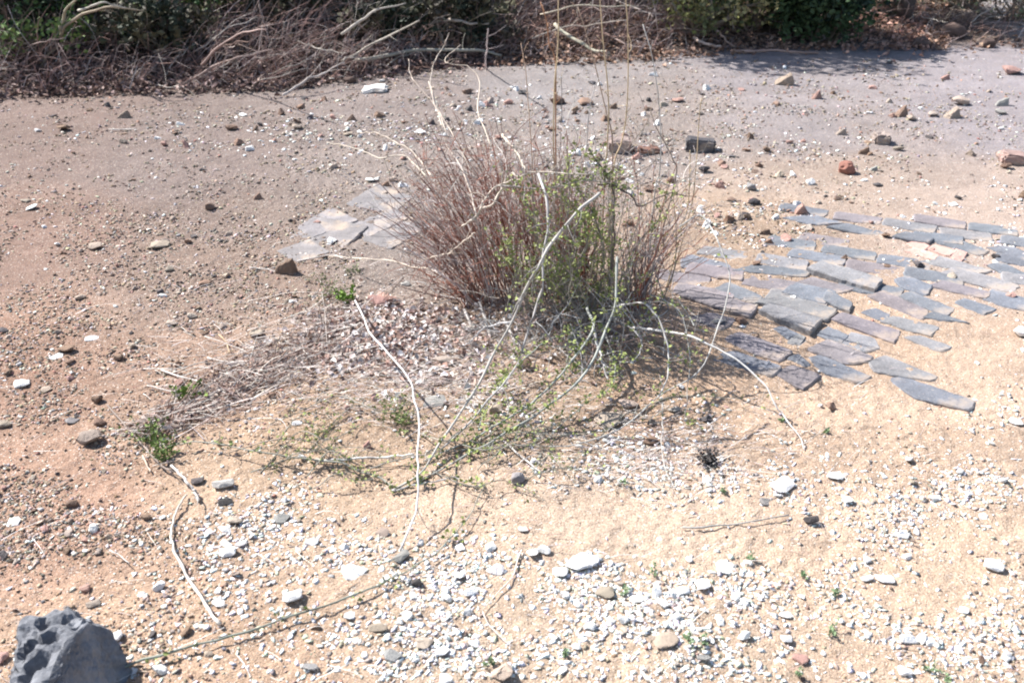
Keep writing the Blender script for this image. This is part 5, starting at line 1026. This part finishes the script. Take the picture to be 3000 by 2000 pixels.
bush('bramble', 1230, 20, .55, .3, .62, 1500, .045, [(.13, .22, .05), (.09, .15, .05), (.06, .1, .04)], 'bright green bush above the dark hollow, left')
bush('bramble', 1330, 55, .3, .2, .34, 500, .04, MID, 'small dark green bush at the top of the dark hollow')
bush('bramble', 1430, 20, .45, .3, .6, 900, .04, [(.08, .13, .09), (.12, .16, .12)], 'dusty blue green bush right of the hollow')
bush('bramble', 900, 20, .5, .35, .7, 700, .04, OLV + DKG, 'sparse brown green bush behind the purple brush')
bush('thicket', 1690, 0, .6, .35, .7, 700, .045, [(.2, .15, .1), (.14, .14, .07)], 'brown leafy thicket behind the tall stalks')
bush('thicket', 2600, 45, .5, .3, .6, 420, .045, [(.30, .22, .16), (.2, .2, .1)], 'open russet thicket around the dark trunk', stems=22)
bush('thicket', 2830, 20, .7, .4, .8, 700, .045, [(.2, .22, .12), (.3, .28, .2)], 'pale airy thicket right of the trunk', stems=22)
bush('thicket', 2980, 60, .6, .35, .6, 380, .045, [(.2, .22, .12), (.26, .25, .2)], 'thin grey green thicket in the upper right corner', stems=26)
SHADE = [(.03, .04, .028), (.045, .055, .035), (.09, .085, .05), (.07, .06, .045)]  # near black leaf colours, added masses that stand for shade in the hollows
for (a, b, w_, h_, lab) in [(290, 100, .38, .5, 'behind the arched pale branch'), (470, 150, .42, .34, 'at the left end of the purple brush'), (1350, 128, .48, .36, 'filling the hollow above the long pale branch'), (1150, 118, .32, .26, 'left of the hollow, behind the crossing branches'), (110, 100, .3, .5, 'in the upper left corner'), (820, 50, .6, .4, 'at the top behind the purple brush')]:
    bush('added_shade_foliage', a, b, w_, .22, h_, 1700, .05, SHADE, 'added near black foliage standing for shade ' + lab, clump=26, shell=.05, group=None)
# tree trunk at the right
b = G(2640, 62); rt = empty('tree', b); tag(rt, 'dark slender tree trunk standing in the russet litter at upper right', 'tree'); mb = MB(); b = np.array(b)
tube(mb, jitter(spline([b, b + [.03, 0, .8], b + [.12, .05, 2.2], b + [.1, .1, 3.4]], 14), .01), .065, .03, (.09, .075, .07), 9)
for k in range(7):
    q = b + [.1, .06, 1.8 + .22 * k]; tube(mb, jitter(spline([q, q + [rnd.gauss(0, .4), rnd.gauss(0, .4), .35], q + [rnd.gauss(0, .9), rnd.gauss(0, .7), .8]], 9), .02), .018, .005, (.12, .1, .09), 5)
mb.build('trunk', M_bark, rt, smooth=True); lf = MB()
for k in range(1500): leaf(lf, b + [rnd.gauss(0, .6), .3 + rnd.gauss(0, .5), 2.9 + rnd.gauss(0, .4)], .06, (.05, .09, .035))
lf.build('crown', M_leaf, rt)
# dark decayed stumps and clods on the right
for (px, py, wp, lab) in [(2790, 110, 80, 'dark rotten stump with a pale edge at the foot of the right slope'), (2925, 122, 36, 'dark clod left of a smaller one below the grey slope'), (2980, 122, 22, 'smaller dark clod at the upper right edge'), (2700, 140, 60, 'brown clod of earth at the shaded bank foot'), (2890, 138, 50, 'flat brown clod between stump and dark clods'), (1025, 243, 40, 'rust brown clod of leaves at the foot of the bank')]:
    lump('stump' if 'stump' in lab else 'clod', px, py, wp, .7, (.13, .09, .075), lab, 'stump' if 'stump' in lab else 'clod', seed=int(px), hgt=.7, pits=10)
# dark wood behind the bank: tall bushes further back, closing the view
for i, (x_, y_, w_, h_) in enumerate([(-6.4, 10.2, 1.1, 2.3), (-4.6, 9.9, 1.0, 2.0), (-3.1, 10.3, 1.0, 2.3), (-1.6, 10.6, 1.0, 2.1), (-.1, 11.0, 1.0, 2.2), (1.4, 11.2, 1.0, 2.0), (2.9, 11.4, 1.1, 2.3), (4.6, 11.8, 1.1, 2.1), (6.4, 11.8, 1.2, 2.4)]):
    b = Vector((x_, y_, float(Hs(x_, y_)))); 
    a_, b_ = to_px(x_, y_, b.z)
    bush('wood_thicket', a_, b_, w_, .6, h_, 2600, .10, DKG + [(.09, .10, .05)], 'dark thicket of the wood behind the bank, number seen from left hidden mostly above the frame', clump=34, group='dark thickets behind the bank', shell=.1)
for o in bpy.data.objects:
    if o.name.startswith('wood_thicket'): o['label'] = 'dark leafy thicket standing behind the bank'

# added trees, crowns unseen above the frame, placed to shade bank and flat
def tree(x_, y_, lean, hc, rad, nl, label, ls=.07):
    b = np.array([x_, y_, float(Hs(x_, y_))]); rt = empty('tree', b); tag(rt, label, 'tree', 'slender trees added behind the bank for their shade'); mb = MB(); lf = MB(); c0 = b + [lean[0], lean[1], hc]
    P = jitter(spline([b, b + [lean[0] * .3, lean[1] * .3, hc * .5], c0], 16), .012); tube(mb, P, .04, .014, (.10, .085, .075), 8)
    for k in range(26):
        d = rs.randn(3); d /= np.linalg.norm(d); c = c0 + d * [rad, rad * .7, rad * .5] * rs.uniform(.3, 1); tube(mb, jitter(spline([P[rs.randint(9, 16)], (c0 + c) / 2, c], 6), .01), .010, .003, (.12, .1, .09), 4)
        for _ in range(nl // 26): leaf(lf, c + rs.randn(3) * rad * .17, ls * rs.uniform(.6, 1.3), DKG[rs.randint(4)], .6)
    mb.build('trunk', M_bark, rt, smooth=True); lf.build('crown', M_leaf, rt)
for (x_, y_, l_, hc, rad, nl) in [(-6.6, 9.9, (.2, 0), 3.0, 1.1, 2600), (-5.0, 9.7, (.2, .1), 3.2, 1.0, 2600), (-3.6, 9.9, (-.2, 0), 3.1, 1.0, 2600), (-2.3, 10.3, (-.1, -.2), 3.4, 1.0, 2600), (-8.2, 9.6, (0, 0), 3.3, 1.1, 2600), (.3, 8.7, (-.1, -.55), 1.9, .75, 2200), (.9, 9.6, (.2, 0), 3.0, .8, 1800)]:
    tree(x_, y_, l_, hc, rad, nl, 'added slender dark tree, its unseen leafy crown above the picture shading the bank')
